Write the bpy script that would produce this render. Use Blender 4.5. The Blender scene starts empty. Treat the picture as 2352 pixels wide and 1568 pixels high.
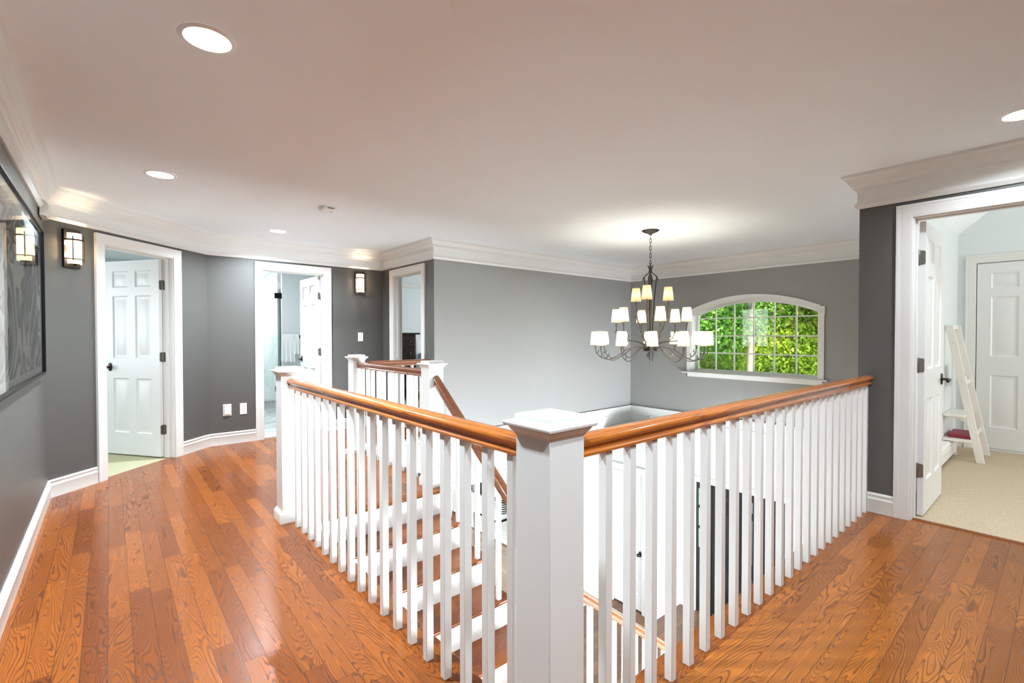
import bpy, math, random
import numpy as np
from mathutils import Vector, Matrix
random.seed(7)
SC = bpy.context.scene
COL = SC.collection
PI = math.pi
CEIL = 2.50
ZL = -3.12            # lower floor
EXPO = 1.52

# ------------------------------------------------------------------ materials
def lin(c):
    c = c / 255.0
    return c / 12.92 if c <= 0.04045 else ((c + 0.055) / 1.055) ** 2.4
def rgb(r, g, b): return (lin(r), lin(g), lin(b), 1.0)

class NT:
    def __init__(s, name):
        s.m = bpy.data.materials.new(name); s.m.use_nodes = True
        s.t = s.m.node_tree; s.t.nodes.clear()
        s.out = s.n('ShaderNodeOutputMaterial')
    def n(s, typ, **kw):
        nd = s.t.nodes.new(typ)
        for k, v in kw.items(): setattr(nd, k, v)
        return nd
    def l(s, a, b): s.t.links.new(a, b)
    def setin(s, nd, i, v):
        if hasattr(v, 'is_linked') or isinstance(v, bpy.types.NodeSocket): s.l(v, nd.inputs[i])
        else: nd.inputs[i].default_value = v
    def math(s, op, a, b=0.0, c=None, clamp=False):
        nd = s.n('ShaderNodeMath', operation=op); nd.use_clamp = clamp
        s.setin(nd, 0, a); s.setin(nd, 1, b)
        if c is not None: s.setin(nd, 2, c)
        return nd.outputs[0]
    def comb(s, x, y, z):
        nd = s.n('ShaderNodeCombineXYZ'); s.setin(nd, 0, x); s.setin(nd, 1, y); s.setin(nd, 2, z)
        return nd.outputs[0]
    def pos(s):
        nd = s.n('ShaderNodeTexCoord'); sp = s.n('ShaderNodeSeparateXYZ'); s.l(nd.outputs['Object'], sp.inputs[0])
        return sp.outputs[0], sp.outputs[1], sp.outputs[2], nd.outputs['Object']
    def noise(s, vec, scale=1.0, detail=2.0, rough=0.5, dist=0.0):
        nd = s.n('ShaderNodeTexNoise'); s.l(vec, nd.inputs['Vector'])
        nd.inputs['Scale'].default_value = scale; nd.inputs['Detail'].default_value = detail
        nd.inputs['Roughness'].default_value = rough; nd.inputs['Distortion'].default_value = dist
        return nd.outputs['Fac']
    def ramp(s, f, stops):
        nd = s.n('ShaderNodeValToRGB'); s.l(f, nd.inputs[0])
        e = nd.color_ramp.elements
        while len(e) < len(stops): e.new(0.5)
        for i, (p, c) in enumerate(stops): e[i].position = p; e[i].color = c
        return nd.outputs[0]
    def mix(s, f, a, b, blend='MIX'):
        nd = s.n('ShaderNodeMix', data_type='RGBA', blend_type=blend)
        s.setin(nd, 0, f); s.setin(nd, 6, a); s.setin(nd, 7, b)
        return nd.outputs[2]
    def bsdf(s, color, rough=0.5, spec=0.5, metal=0.0, coat=0.0, coat_r=0.05):
        b = s.n('ShaderNodeBsdfPrincipled')
        s.setin(b, 'Base Color', color); s.setin(b, 'Roughness', rough)
        b.inputs['Metallic'].default_value = metal
        b.inputs['Specular IOR Level'].default_value = spec
        b.inputs['Coat Weight'].default_value = coat; b.inputs['Coat Roughness'].default_value = coat_r
        return b
    def bump(s, b, h, strength=0.1, dist=0.01):
        nd = s.n('ShaderNodeBump'); s.l(h, nd.inputs['Height'])
        nd.inputs['Strength'].default_value = strength; nd.inputs['Distance'].default_value = dist
        s.l(nd.outputs[0], b.inputs['Normal'])
    def done(s, b): s.l(b.outputs[0], s.out.inputs[0]); return s.m

def paint(name, c, rough=0.5, var=0.03, scale=6, bump=0.02, bscale=220, spec=0.4):
    t = NT(name); x, y, z, v = t.pos()
    f = t.noise(v, scale, 3)
    a = tuple(min(1, k * (1 - var)) for k in c[:3]) + (1,)
    d = tuple(min(1, k * (1 + var)) for k in c[:3]) + (1,)
    b = t.bsdf(t.mix(f, a, d), rough, spec)
    if bump: t.bump(b, t.noise(v, bscale, 2), bump, 0.004)
    return t.done(b)

def metal(name, c, rough=0.35):
    t = NT(name); x, y, z, v = t.pos()
    f = t.noise(v, 40, 3)
    b = t.bsdf(t.mix(f, c, tuple(k * 1.5 for k in c[:3]) + (1,)), rough, 0.5, 0.85)
    return t.done(b)

def wood(name, along='y', w=0.083, L=0.95, light=rgb(166, 90, 26), mid=rgb(122, 60, 15), dark=rgb(44, 17, 5),
         rough=0.25, planks=True, coat=0.12, K=18.0, dens=1.12):
    t = NT(name); x, y, z, v = t.pos()
    if along == 'y': ac, al = x, y
    elif along == 'x': ac, al = y, x
    else: ac, al = x, z
    if planks:
        r = t.math('DIVIDE', ac, w); row = t.math('FLOOR', r)
        wn = t.n('ShaderNodeTexWhiteNoise', noise_dimensions='1D'); t.l(row, wn.inputs['W'])
        a2 = t.math('ADD', t.math('DIVIDE', al, L), t.math('MULTIPLY', wn.outputs['Value'], 7.3)); colm = t.math('FLOOR', a2)
        idn = t.n('ShaderNodeTexWhiteNoise', noise_dimensions='3D'); t.l(t.comb(row, colm, 0.5), idn.inputs['Vector'])
        sp = t.n('ShaderNodeSeparateColor'); t.l(idn.outputs['Color'], sp.inputs[0])
        R, G, B = sp.outputs
        fr = t.math('FRACT', r); e1 = t.math('MULTIPLY', t.math('MINIMUM', fr, t.math('SUBTRACT', 1.0, fr)), w)
        fa = t.math('FRACT', a2); e2 = t.math('MULTIPLY', t.math('MINIMUM', fa, t.math('SUBTRACT', 1.0, fa)), L)
        edge = t.math('MINIMUM', e1, e2)
        gap = t.math('SUBTRACT', 1.0, t.math('DIVIDE', edge, 0.0019, clamp=True), clamp=True)
        gv = t.comb(t.math('ADD', t.math('MULTIPLY', ac, 8.5 * dens), t.math('MULTIPLY', R, 37.0)),
                    t.math('ADD', t.math('MULTIPLY', al, 1.05 * dens), t.math('MULTIPLY', G, 53.0)), t.math('MULTIPLY', B, 19.0))
    else:
        R = None
        gv = t.comb(t.math('ADD', t.math('MULTIPLY', ac, 14.0), t.math('MULTIPLY', z, 22.0) if along != 'z' else y), t.math('MULTIPLY', al, 0.45), z)
    n1 = t.noise(gv, 1.0, 1.6, 0.42, 0.35)
    ring = t.math('FRACT', t.math('MULTIPLY', n1, K * 2.2))
    lines = t.ramp(ring, [(0.0, (1, 1, 1, 1)), (0.12, (0.9, .9, .9, 1)), (0.30, (0.15, .15, .15, 1)), (0.92, (0.0, 0, 0, 1)), (1.0, (0.9, .9, .9, 1))])
    pv = t.comb(t.math('MULTIPLY', ac, 420.0), t.math('MULTIPLY', al, 9.0), t.math('MULTIPLY', z, 300.0))
    pores = t.noise(pv, 1.0, 2.0, 0.6)
    pm = t.ramp(pores, [(0.36, (1, 1, 1, 1)), (0.55, (0, 0, 0, 1))])
    big = t.noise(t.comb(t.math('MULTIPLY', ac, 3.0), t.math('MULTIPLY', al, 0.7), z), 1.0, 2)
    basef = t.math('ADD', t.math('MULTIPLY', R, 0.95), t.math('MULTIPLY', big, 0.15), clamp=True) if R is not None else big
    base = t.mix(basef, light, mid)
    c = t.mix(t.math('MULTIPLY', lines, 0.66), base, dark)
    c = t.mix(t.math('MULTIPLY', pm, 0.28), c, dark)
    if planks: c = t.mix(t.math('MULTIPLY', gap, 0.85), c, rgb(34, 15, 8))
    b = t.bsdf(c, t.math('ADD', t.math('MULTIPLY', lines, 0.10), rough), 0.2, 0, coat, 0.08)
    h = t.math('ADD', t.math('MULTIPLY', lines, -0.25), t.math('MULTIPLY', gap, -1.0)) if planks else t.math('MULTIPLY', lines, -0.3)
    t.bump(b, h, 0.12, 0.002)
    return t.done(b)

def glassmat(name, tint=(0.93, 0.97, 0.96, 1), ior=1.5):
    t = NT(name)
    x, y, z, v = t.pos()
    tr = t.n('ShaderNodeBsdfTransparent'); t.l(t.mix(t.noise(v, 3, 1), tint, tuple(min(1, k * 1.02) for k in tint[:3]) + (1,)), tr.inputs[0])
    g = t.n('ShaderNodeBsdfGlossy'); g.inputs['Roughness'].default_value = 0.0
    fr = t.n('ShaderNodeFresnel'); fr.inputs[0].default_value = ior
    mx = t.n('ShaderNodeMixShader'); t.l(fr.outputs[0], mx.inputs[0]); t.l(tr.outputs[0], mx.inputs[1]); t.l(g.outputs[0], mx.inputs[2])
    return t.done(mx)

def emit(name, c, strength):
    t = NT(name); x, y, z, v = t.pos()
    e = t.n('ShaderNodeEmission'); t.l(t.mix(t.noise(v, 5, 1), c, tuple(k * .97 for k in c[:3]) + (1,)), e.inputs[0]); e.inputs[1].default_value = strength
    return t.done(e)

def shade_mat(name, c, es, ec, glow=1.0):
    t = NT(name); x, y, z, v = t.pos()
    f = t.noise(t.comb(t.math('MULTIPLY', x, 60.0), t.math('MULTIPLY', y, 60.0), t.math('MULTIPLY', z, 4.0)), 1.0, 2)
    col = t.mix(f, c, tuple(k * .93 for k in c[:3]) + (1,))
    d = t.n('ShaderNodeBsdfDiffuse'); t.l(col, d.inputs[0])
    tl = t.n('ShaderNodeBsdfTranslucent'); t.l(col, tl.inputs[0])
    m1 = t.n('ShaderNodeMixShader'); m1.inputs[0].default_value = 0.6; t.l(d.outputs[0], m1.inputs[1]); t.l(tl.outputs[0], m1.inputs[2])
    e = t.n('ShaderNodeEmission'); e.inputs[0].default_value = ec; e.inputs[1].default_value = es
    a = t.n('ShaderNodeAddShader'); t.l(m1.outputs[0], a.inputs[0]); t.l(e.outputs[0], a.inputs[1])
    return t.done(a)

def leafmat(name, a, b2):
    t = NT(name); x, y, z, v = t.pos()
    f = t.noise(v, 2.3, 4, 0.7)
    col = t.ramp(f, [(0.3, a), (0.68, b2)])
    d = t.bsdf(col, 0.5, 0.3)
    tl = t.n('ShaderNodeBsdfTranslucent'); t.l(col, tl.inputs[0])
    m = t.n('ShaderNodeMixShader'); m.inputs[0].default_value = 0.45; t.l(d.outputs[0], m.inputs[1]); t.l(tl.outputs[0], m.inputs[2])
    return t.done(m)

def marble(name, base, vein, scale=1.2, amt=0.7, rough=0.15, grout=None):
    t = NT(name); x, y, z, v = t.pos()
    n = t.noise(v, scale, 4, 0.55, 1.2)
    d = t.math('ABSOLUTE', t.math('SUBTRACT', n, 0.5))
    m = t.ramp(d, [(0.0, (1, 1, 1, 1)), (0.035, (0.25, .25, .25, 1)), (0.12, (0, 0, 0, 1))])
    c = t.mix(t.math('MULTIPLY', m, amt), base, vein)
    if grout:
        a = t.math('MULTIPLY', t.math('ADD', x, y), 0.7071); b = t.math('MULTIPLY', t.math('SUBTRACT', x, y), 0.7071)
        if grout[1] == 'wall': a, b = t.math('ADD', x, y), z
        g = 0.0
        for q, s in ((a, grout[0]), (b, grout[0] * grout[2])):
            fr = t.math('FRACT', t.math('DIVIDE', q, s))
            g = t.math('MAXIMUM', g, t.math('LESS_THAN', t.math('MINIMUM', fr, t.math('SUBTRACT', 1.0, fr)), 0.008))
        c = t.mix(t.math('MULTIPLY', g, grout[3]), c, rgb(95, 98, 98))
    return t.done(t.bsdf(c, rough, 0.5))

def sisal(name, a, b2):
    t = NT(name); x, y, z, v = t.pos()
    rx = t.math('SINE', t.math('MULTIPLY', x, 2 * PI / 0.034)); ry = t.math('SINE', t.math('MULTIPLY', y, 2 * PI / 0.030))
    f = t.math('ADD', t.math('MULTIPLY', t.math('MULTIPLY', rx, ry), 0.5), 0.5)
    nn = t.noise(v, 60, 3, 0.7)
    h = t.math('ADD', t.math('MULTIPLY', f, 0.55), t.math('MULTIPLY', nn, 0.6), clamp=True)
    c = t.ramp(h, [(0.2, b2), (0.75, a)])
    b = t.bsdf(c, 0.95, 0.1); t.bump(b, h, 0.5, 0.006)
    return t.done(b)

M = {}
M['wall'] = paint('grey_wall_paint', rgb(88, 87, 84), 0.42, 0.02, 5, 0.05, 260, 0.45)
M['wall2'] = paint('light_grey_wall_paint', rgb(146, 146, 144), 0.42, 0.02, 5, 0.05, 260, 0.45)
M['white'] = paint('white_trim_paint', rgb(224, 224, 221), 0.32, 0.01, 4, 0.0, 200, 0.5)
M['wain'] = paint('white_wainscot_paint', rgb(208, 209, 207), 0.4, 0.01, 3, 0.0, 200, 0.4)
M['ceil'] = paint('ceiling_paint', rgb(240, 246, 250), 0.8, 0.012, 2, 0.03, 300, 0.2)
M['door'] = paint('white_door_paint', rgb(226, 227, 226), 0.35, 0.01, 4, 0.0, 200, 0.5)
M['blue'] = paint('pale_blue_wall_paint', rgb(222, 228, 229), 0.6, 0.015, 3, 0.02)
M['bluegrey'] = paint('blue_grey_wall_paint', rgb(176, 186, 188), 0.6, 0.015, 3, 0.02)
M['bathwall'] = paint('bath_wall_paint', rgb(222, 226, 227), 0.5, 0.015, 3, 0.02)
M['floor_y'] = wood('oak_floor_lengthwise', 'y')
M['floor_x'] = wood('oak_floor_crosswise', 'x', light=rgb(184, 108, 38), mid=rgb(144, 80, 25), dark=rgb(58, 25, 9))
M['nose_y'] = wood('oak_nosing_lengthwise', 'y', 0.30, 2.2, rough=0.2)
M['nose_x'] = wood('oak_nosing_crosswise', 'x', 0.30, 2.2, rough=0.2)
M['tread'] = wood('oak_tread', 'x', 0.15, 1.6, light=rgb(158, 90, 46), mid=rgb(124, 66, 34), dark=rgb(62, 28, 13))
M['floor_low'] = wood('brown_floor', 'x', 0.083, 0.95, light=rgb(132, 98, 76), mid=rgb(98, 72, 56), dark=rgb(58, 38, 28))
M['floor_din'] = wood('pale_floor', 'y', 0.12, 1.1, light=rgb(214, 196, 176), mid=rgb(186, 164, 142), dark=rgb(140, 112, 90))
HR = dict(light=rgb(216, 130, 50), mid=rgb(178, 96, 34), dark=rgb(104, 48, 18), rough=0.22, planks=False, coat=0.8, K=7.0)
M['rail_x'] = wood('oak_handrail_crosswise', 'x', **HR)
M['rail_y'] = wood('oak_handrail_lengthwise', 'y', **HR)
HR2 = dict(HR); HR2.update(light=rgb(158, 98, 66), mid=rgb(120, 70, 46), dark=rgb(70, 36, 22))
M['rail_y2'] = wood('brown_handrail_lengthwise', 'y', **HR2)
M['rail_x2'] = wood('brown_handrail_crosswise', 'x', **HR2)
M['bronze'] = metal('dark_bronze', (0.035, 0.03, 0.027, 1), 0.42)
M['iron'] = metal('pewter_iron', (0.13, 0.13, 0.125, 1), 0.4)
M['nickel'] = metal('aged_nickel', (0.22, 0.21, 0.19, 1), 0.35)
M['blackmetal'] = metal('black_metal', (0.012, 0.012, 0.013, 1), 0.4)
M['black'] = paint('black_door_paint', rgb(26, 27, 28), 0.4, 0.05, 5, 0.0)
M['slot'] = paint('dark_slot', rgb(40, 38, 36), 0.6, 0.05, 5, 0.0)
M['plastic'] = paint('white_plastic', rgb(238, 238, 236), 0.35, 0.01, 4, 0.0)
M['putty'] = paint('putty_plastic', rgb(205, 202, 192), 0.45, 0.02, 4, 0.0)
M['glass'] = glassmat('clear_glass')
M['greenglass'] = glassmat('shower_glass', (0.90, 0.95, 0.94, 1))
M['lens'] = emit('downlight_lens', (1.0, 0.97, 0.92, 1), 9.0)
M['shade'] = shade_mat('parchment_shade', (0.52, 0.37, 0.22, 1), 0.16, (1.0, 0.74, 0.42, 1))
M['sconceglass'] = shade_mat('opal_glass', (0.92, 0.78, 0.60, 1), 0.5, (1.0, 0.80, 0.55, 1))
M['bulb'] = emit('bulb', (1.0, 0.82, 0.58, 1), 8.0)
M['marble'] = marble('white_marble', rgb(236, 238, 238), rgb(196, 202, 204), 1.1, 0.6, 0.12, (0.6, 'wall', 0.5, 0.25))
M['tile'] = marble('grey_tile', rgb(168, 174, 173), rgb(226, 230, 229), 2.2, 0.9, 0.2, (0.6, 'floor', 1.0, 0.8))
M['curb'] = marble('grey_curb', rgb(178, 183, 183), rgb(140, 146, 147), 2.0, 0.5, 0.2)
M['sisal'] = sisal('sisal_carpet', rgb(214, 198, 172), rgb(150, 124, 94))
M['sisal2'] = sisal('green_beige_carpet', rgb(186, 182, 150), rgb(140, 136, 106))
M['towel'] = paint('white_terry', rgb(238, 240, 240), 0.95, 0.04, 90, 0.5, 400, 0.1)
M['espresso'] = wood('espresso_wood', 'z', light=rgb(58, 46, 42), mid=rgb(44, 34, 31), dark=rgb(28, 20, 18), planks=False, coat=0.2, rough=0.35)
M['paleblue'] = paint('pale_blue_fabric', rgb(190, 208, 218), 0.9, 0.05, 20, 0.2)
M['whitefab'] = paint('white_fabric', rgb(240, 244, 246), 0.9, 0.03, 14, 0.2)
M['red'] = paint('crimson_cover', rgb(150, 44, 66), 0.5, 0.06, 12, 0.0)
M['shelfwhite'] = paint('warm_white_paint', rgb(236, 230, 224), 0.4, 0.01, 6, 0.0)
M['ground'] = paint('lawn', rgb(96, 130, 56), 0.9, 0.25, 3, 0.3, 60)
M['bark'] = paint('pale_bark', rgb(128, 114, 98), 0.9, 0.25, 14, 0.8, 40)
M['bark2'] = paint('brown_bark', rgb(112, 84, 62), 0.9, 0.25, 14, 0.8, 40)
M['leaf1'] = leafmat('bright_leaf', rgb(84, 126, 22), rgb(186, 200, 66))
M['leaf2'] = leafmat('deep_leaf', rgb(50, 98, 26), rgb(128, 172, 62))
M['leaf3'] = leafmat('yellow_leaf', rgb(112, 134, 26), rgb(216, 212, 96))
M['roof'] = paint('roof_shingle', rgb(90, 88, 86), 0.9, 0.1)
def stripes(name):
    t = NT(name); x, y, z, v = t.pos()
    s = t.math('SINE', t.math('ADD', t.math('MULTIPLY', z, 2 * PI / 0.045), t.math('MULTIPLY', t.noise(v, 9, 2), 4.0)))
    return t.done(t.bsdf(t.mix(t.math('GREATER_THAN', s, 0.0), rgb(30, 31, 33), rgb(226, 226, 224)), 0.8, 0.2))
M['stripe'] = stripes('black_white_stripe')
def artmat(name):
    # loose grey and white marbled brush strokes under glass
    t = NT(name); x, y, z, v = t.pos()
    sv = t.comb(t.math('MULTIPLY', y, 0.9), t.math('MULTIPLY', z, 1.5), x)
    n = t.noise(sv, 1.0, 2.0, 0.5, 2.2)
    band = t.math('FRACT', t.math('MULTIPLY', n, 3.4))
    c = t.ramp(band, [(0.0, rgb(116, 117, 117)), (0.30, rgb(150, 151, 151)), (0.36, rgb(236, 236, 235)), (0.62, rgb(244, 244, 243)), (0.66, rgb(84, 85, 86)), (0.72, rgb(128, 129, 129)), (0.95, rgb(214, 214, 213)), (1.0, rgb(116, 117, 117))])
    return t.done(t.bsdf(c, 0.6, 0.3))
M['art'] = artmat('marbled_print')

# ------------------------------------------------------------------ mesh builder
class MB:
    def __init__(s): s.v = []; s.f = []
    def add(s, vs, fs):
        o = len(s.v); s.v += [tuple(p) for p in vs]; s.f += [tuple(i + o for i in f) for f in fs]; return s
    def box(s, x0, x1, y0, y1, z0, z1):
        v = [(x, y, z) for z in (z0, z1) for y in (y0, y1) for x in (x0, x1)]
        return s.add(v, [(0, 2, 3, 1), (4, 5, 7, 6), (0, 1, 5, 4), (2, 6, 7, 3), (0, 4, 6, 2), (1, 3, 7, 5)])
    def prism(s, poly, z0, z1):
        a = sum(poly[i][0] * poly[(i + 1) % len(poly)][1] - poly[(i + 1) % len(poly)][0] * poly[i][1] for i in range(len(poly)))
        if a < 0: poly = poly[::-1]
        n = len(poly)
        v = [(x, y, z0) for x, y in poly] + [(x, y, z1) for x, y in poly]
        f = [tuple(range(n - 1, -1, -1)), tuple(range(n, 2 * n))] + [(i, (i + 1) % n, n + (i + 1) % n, n + i) for i in range(n)]
        return s.add(v, f)
    def rings(s, rs, cap=True, closed=False):
        n = len(rs[0]); m = len(rs); v = [p for r in rs for p in r]; f = []
        for k in range(m if closed else m - 1):
            a = k * n; b = ((k + 1) % m) * n
            for i in range(n): f.append((a + i, a + (i + 1) % n, b + (i + 1) % n, b + i))
        if cap and not closed: f.append(tuple(range(n - 1, -1, -1))); f.append(tuple(range((m - 1) * n, m * n)))
        return s.add(v, f)
    def sqstack(s, st, cx=0, cy=0):
        return s.rings([[(cx - h, cy - h, z), (cx + h, cy - h, z), (cx + h, cy + h, z), (cx - h, cy + h, z)] for h, z in st])
    def lathe(s, prof, c=(0, 0, 0), n=20, axis='z', cap=True):
        rs = []
        for r, h in prof:
            ring = []
            for i in range(n):
                a = 2 * PI * i / n; p, q = r * math.cos(a), r * math.sin(a)
                if axis == 'z': ring.append((c[0] + p, c[1] + q, c[2] + h))
                elif axis == 'y': ring.append((c[0] + q, c[1] + h, c[2] + p))
                else: ring.append((c[0] + h, c[1] + p, c[2] + q))
            rs.append(ring)
        return s.rings(rs, cap)
    def tube(s, pts, r, n=8, cap=True):
        pts = [Vector(p) for p in pts]; rs = []
        rad = r if isinstance(r, (list, tuple)) else [r] * len(pts)
        t0 = (pts[1] - pts[0]).normalized(); up = Vector((0, 0, 1)) if abs(t0.z) < 0.9 else Vector((1, 0, 0))
        nrm = t0.cross(up).normalized()
        for i, p in enumerate(pts):
            t = (pts[min(i + 1, len(pts) - 1)] - pts[max(i - 1, 0)]).normalized()
            nrm = (nrm - t * nrm.dot(t)).normalized(); bn = t.cross(nrm)
            rs.append([p + (nrm * math.cos(2 * PI * k / n) + bn * math.sin(2 * PI * k / n)) * rad[i] for k in range(n)])
        return s.rings(rs, cap)
    def sweep(s, path, prof, xf=None, closed=False, side=1):
        # path: 2D points; prof: (offset in plane, height out of plane); mitred
        n = len(path); rs = []
        for i in range(n):
            p = Vector(path[i])
            def nv(a, b):
                d = (Vector(b) - Vector(a)).normalized(); return Vector((-d.y, d.x)) * side
            ns = []
            if closed or i > 0: ns.append(nv(path[i - 1], path[i]))
            if closed or i < n - 1: ns.append(nv(path[i], path[(i + 1) % n]))
            m = ns[0] if len(ns) == 1 else (ns[0] + ns[1]) / (1 + ns[0].dot(ns[1]))
            ring = []
            for d, h in prof:
                q = p + m * d
                ring.append(xf(q.x, q.y, h) if xf else (q.x, q.y, h))
            rs.append(ring)
        return s.rings(rs, True, closed)
    def xform(s, M4):
        s.v = [tuple(M4 @ Vector(p)) for p in s.v]; return s
    def build(s, name, m, parent=None, smooth=30, bevel=0, loc=None, fix=True):
        me = bpy.data.meshes.new(name); me.from_pydata(s.v, [], s.f)
        if fix:
            import bmesh
            bm = bmesh.new(); bm.from_mesh(me); bmesh.ops.recalc_face_normals(bm, faces=bm.faces); bm.to_mesh(me); bm.free()
        me.materials.append(M[m] if isinstance(m, str) else m)
        if smooth:
            me.polygons.foreach_set('use_smooth', [True] * len(me.polygons)); me.set_sharp_from_angle(angle=math.radians(smooth))
        o = bpy.data.objects.new(name, me); COL.objects.link(o)
        if parent is not None: o.parent = parent
        if loc: o.location = loc
        if bevel:
            b = o.modifiers.new('bevel', 'BEVEL'); b.width = bevel; b.segments = 2; b.limit_method = 'ANGLE'; b.angle_limit = math.radians(40)
            b.harden_normals = False
        return o

def tag(o, label, cat=None, group=None, kind=None):
    o['label'] = label
    if cat: o['category'] = cat
    if group: o['group'] = group
    if kind: o['kind'] = kind
    return o
def struct(o, label, cat): return tag(o, label, cat, None, 'structure')
def empty(name, loc=(0, 0, 0), rz=0):
    o = bpy.data.objects.new(name, None); COL.objects.link(o); o.location = loc; o.rotation_euler = (0, 0, rz)
    o.empty_display_size = 0.1
    return o
def copy_tree(o, parent=None):
    c = o.copy(); COL.objects.link(c)
    if parent is not None: c.parent = parent
    for ch in list(o.children): copy_tree(ch, c)
    return c

# ------------------------------------------------------------------ plan
A = Vector((-1.367, 4.3475)); B = Vector((-0.097, 5.59))
DS = (B - A).normalized(); DN = Vector((DS.y, -DS.x))      # along the angled wall; normal into the hall
LX, YB, RX, GY, FX, RW, SY = -1.367, 5.59, 2.10, 4.14, 6.16, 3.333, 0.06
REAR = -2.4

def wallbox(name, p0, p1, thick, z0, z1, openings, mat, label, extra=()):
    """vertical wall from p0 to p1, thickness to the left of the direction p0->p1"""
    p0, p1 = Vector(p0), Vector(p1); d = (p1 - p0); L = d.length; d.normalize(); n = Vector((-d.y, d.x))
    mb = MB()
    def seg(s0, s1, a, b):
        if s1 - s0 < 1e-4 or b - a < 1e-4: return
        q = [p0 + d * s0, p0 + d * s1, p0 + d * s1 + n * thick, p0 + d * s0 + n * thick]
        mb.prism([(v.x, v.y) for v in q], a, b)
    s = 0
    for (a, b, zb, zt) in sorted(openings):
        seg(s, a, z0, z1); seg(a, b, zt, z1); seg(a, b, z0, zb); s = b
    seg(s, L, z0, z1)
    return struct(mb.build(name, mat, smooth=0), label, 'wall')

OP = 0.012
ZTOP = 2.135
# hall walls (left-hand thickness = away from the hall)
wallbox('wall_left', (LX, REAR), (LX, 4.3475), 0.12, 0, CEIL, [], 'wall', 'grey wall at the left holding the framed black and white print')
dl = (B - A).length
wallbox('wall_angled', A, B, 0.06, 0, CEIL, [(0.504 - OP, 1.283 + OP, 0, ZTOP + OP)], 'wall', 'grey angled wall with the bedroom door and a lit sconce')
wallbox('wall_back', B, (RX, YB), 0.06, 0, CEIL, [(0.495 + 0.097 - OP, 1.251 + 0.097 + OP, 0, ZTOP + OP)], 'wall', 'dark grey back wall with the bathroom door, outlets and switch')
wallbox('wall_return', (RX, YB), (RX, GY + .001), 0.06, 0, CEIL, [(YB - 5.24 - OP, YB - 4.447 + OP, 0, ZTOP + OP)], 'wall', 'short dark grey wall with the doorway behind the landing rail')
wallbox('wall_stairwell', (RX + .001, GY), (FX, GY), 0.12, 0.04, CEIL, [], 'wall2', 'light grey wall above the stairwell wainscot')
wallbox('wall_stairhall', (1.0, GY), (FX, GY), 0.12, ZL, 0.04, [(1.3, 2.85, ZL, -0.67)], 'wain', 'white panelled stairwell wall below the grey paint')
wallbox('wall_south', (FX, SY), (RW + .03, SY), 0.085, ZL, CEIL, [(.25, 2.55, ZL, -.55)], 'wall2', 'grey wall closing the stairwell beside the right hall')  # unseen low opening added so the fill lamp reaches the stairwell
wallbox('wall_right', (RW, SY), (RW, REAR), 0.06, 0, CEIL, [(SY + 0.254 - OP, SY + 1.03 + OP, 0, ZTOP + OP)], 'wall', 'dark grey wall at the right with the open bedroom door')
wallbox('wall_rear', (RW, REAR), (LX, REAR), 0.12, 0, CEIL, [], 'wall', 'grey wall behind the viewer')
# front wall with the arched opening
WY0, WY1, ARC_C, ARC_Z, R_IN, R_OUT = 1.175, 2.981, 2.078, -0.311, 2.145, 2.21
def arc(r, y): return ARC_Z + math.sqrt(r * r - (y - ARC_C) ** 2)
WZ0 = 0.717; WD = 0.20
mb = MB()
mb.box(FX, FX + WD, SY - .085, WY0, 0.04, CEIL).box(FX, FX + WD, WY1, GY + .12, 0.04, CEIL).box(FX, FX + WD, WY0, WY1, 0.04, WZ0)
NA = 28
for i in range(NA):
    y0 = WY0 + (WY1 - WY0) * i / NA; y1 = WY0 + (WY1 - WY0) * (i + 1) / NA
    z0, z1 = arc(R_IN, y0), arc(R_IN, y1)
    v = [(x, y, z) for x in (FX, FX + WD) for (y, z) in ((y0, z0), (y1, z1), (y1, CEIL), (y0, CEIL))]
    mb.add(v, [(0, 1, 2, 3), (7, 6, 5, 4), (0, 4, 5, 1), (3, 2, 6, 7)])
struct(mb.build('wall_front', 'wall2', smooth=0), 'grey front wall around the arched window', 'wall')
FD0, FD1, FDT = 1.566, 2.896, -1.033
wallbox('wall_entry', (FX, GY + .12), (FX, SY - .085), WD, ZL, 0.04, [(GY + .12 - FD1, GY + .12 - FD0, ZL, FDT)], 'wain', 'white entry wall around the black front door')
# closet box under the stairwell corner
CX, CY = 5.40, 3.16
mb = MB().box(CX, FX, CY, CY + .06, ZL, -0.275).box(CX, CX + .06, CY + .06, 3.32, ZL, -0.275).box(CX, CX + .06, 3.32, 3.98, -0.90, -0.275).box(CX, CX + .06, 3.98, GY, ZL, -0.275).box(CX, FX, CY, GY, -0.275, -0.255)
struct(mb.build('wall_closet', 'wain', smooth=0), 'white closet walls in the entry below', 'wall')

# ceiling, floors
mb = MB().box(-4.3, 6.5, SY - .085, 10.4, CEIL, CEIL + .12).box(-4.3, RW + .12, REAR - .2, SY - .085, CEIL, CEIL + .12)
struct(mb.build('ceiling', 'ceil', smooth=0), 'plain white ceiling over the hall and stairwell', 'ceiling')
left_poly = [(LX, REAR), (-.03, REAR), (-.03, 2.589), (1.14, 2.589), (1.14, 4.272), (RX, 4.272), (RX, YB), (-.097, YB), (LX, 4.3475)]
struct(MB().prism(left_poly, -.02, 0).build('floor', 'floor_y', smooth=0), 'glossy red oak floor running down the left hall', 'floor')
struct(MB().prism([(-.03, REAR), (RW, REAR), (RW, -.03), (-.03, -.03)], -.02, 0).build('floor.001', 'floor_x', smooth=0), 'glossy red oak floor of the right hall', 'floor')
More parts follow.
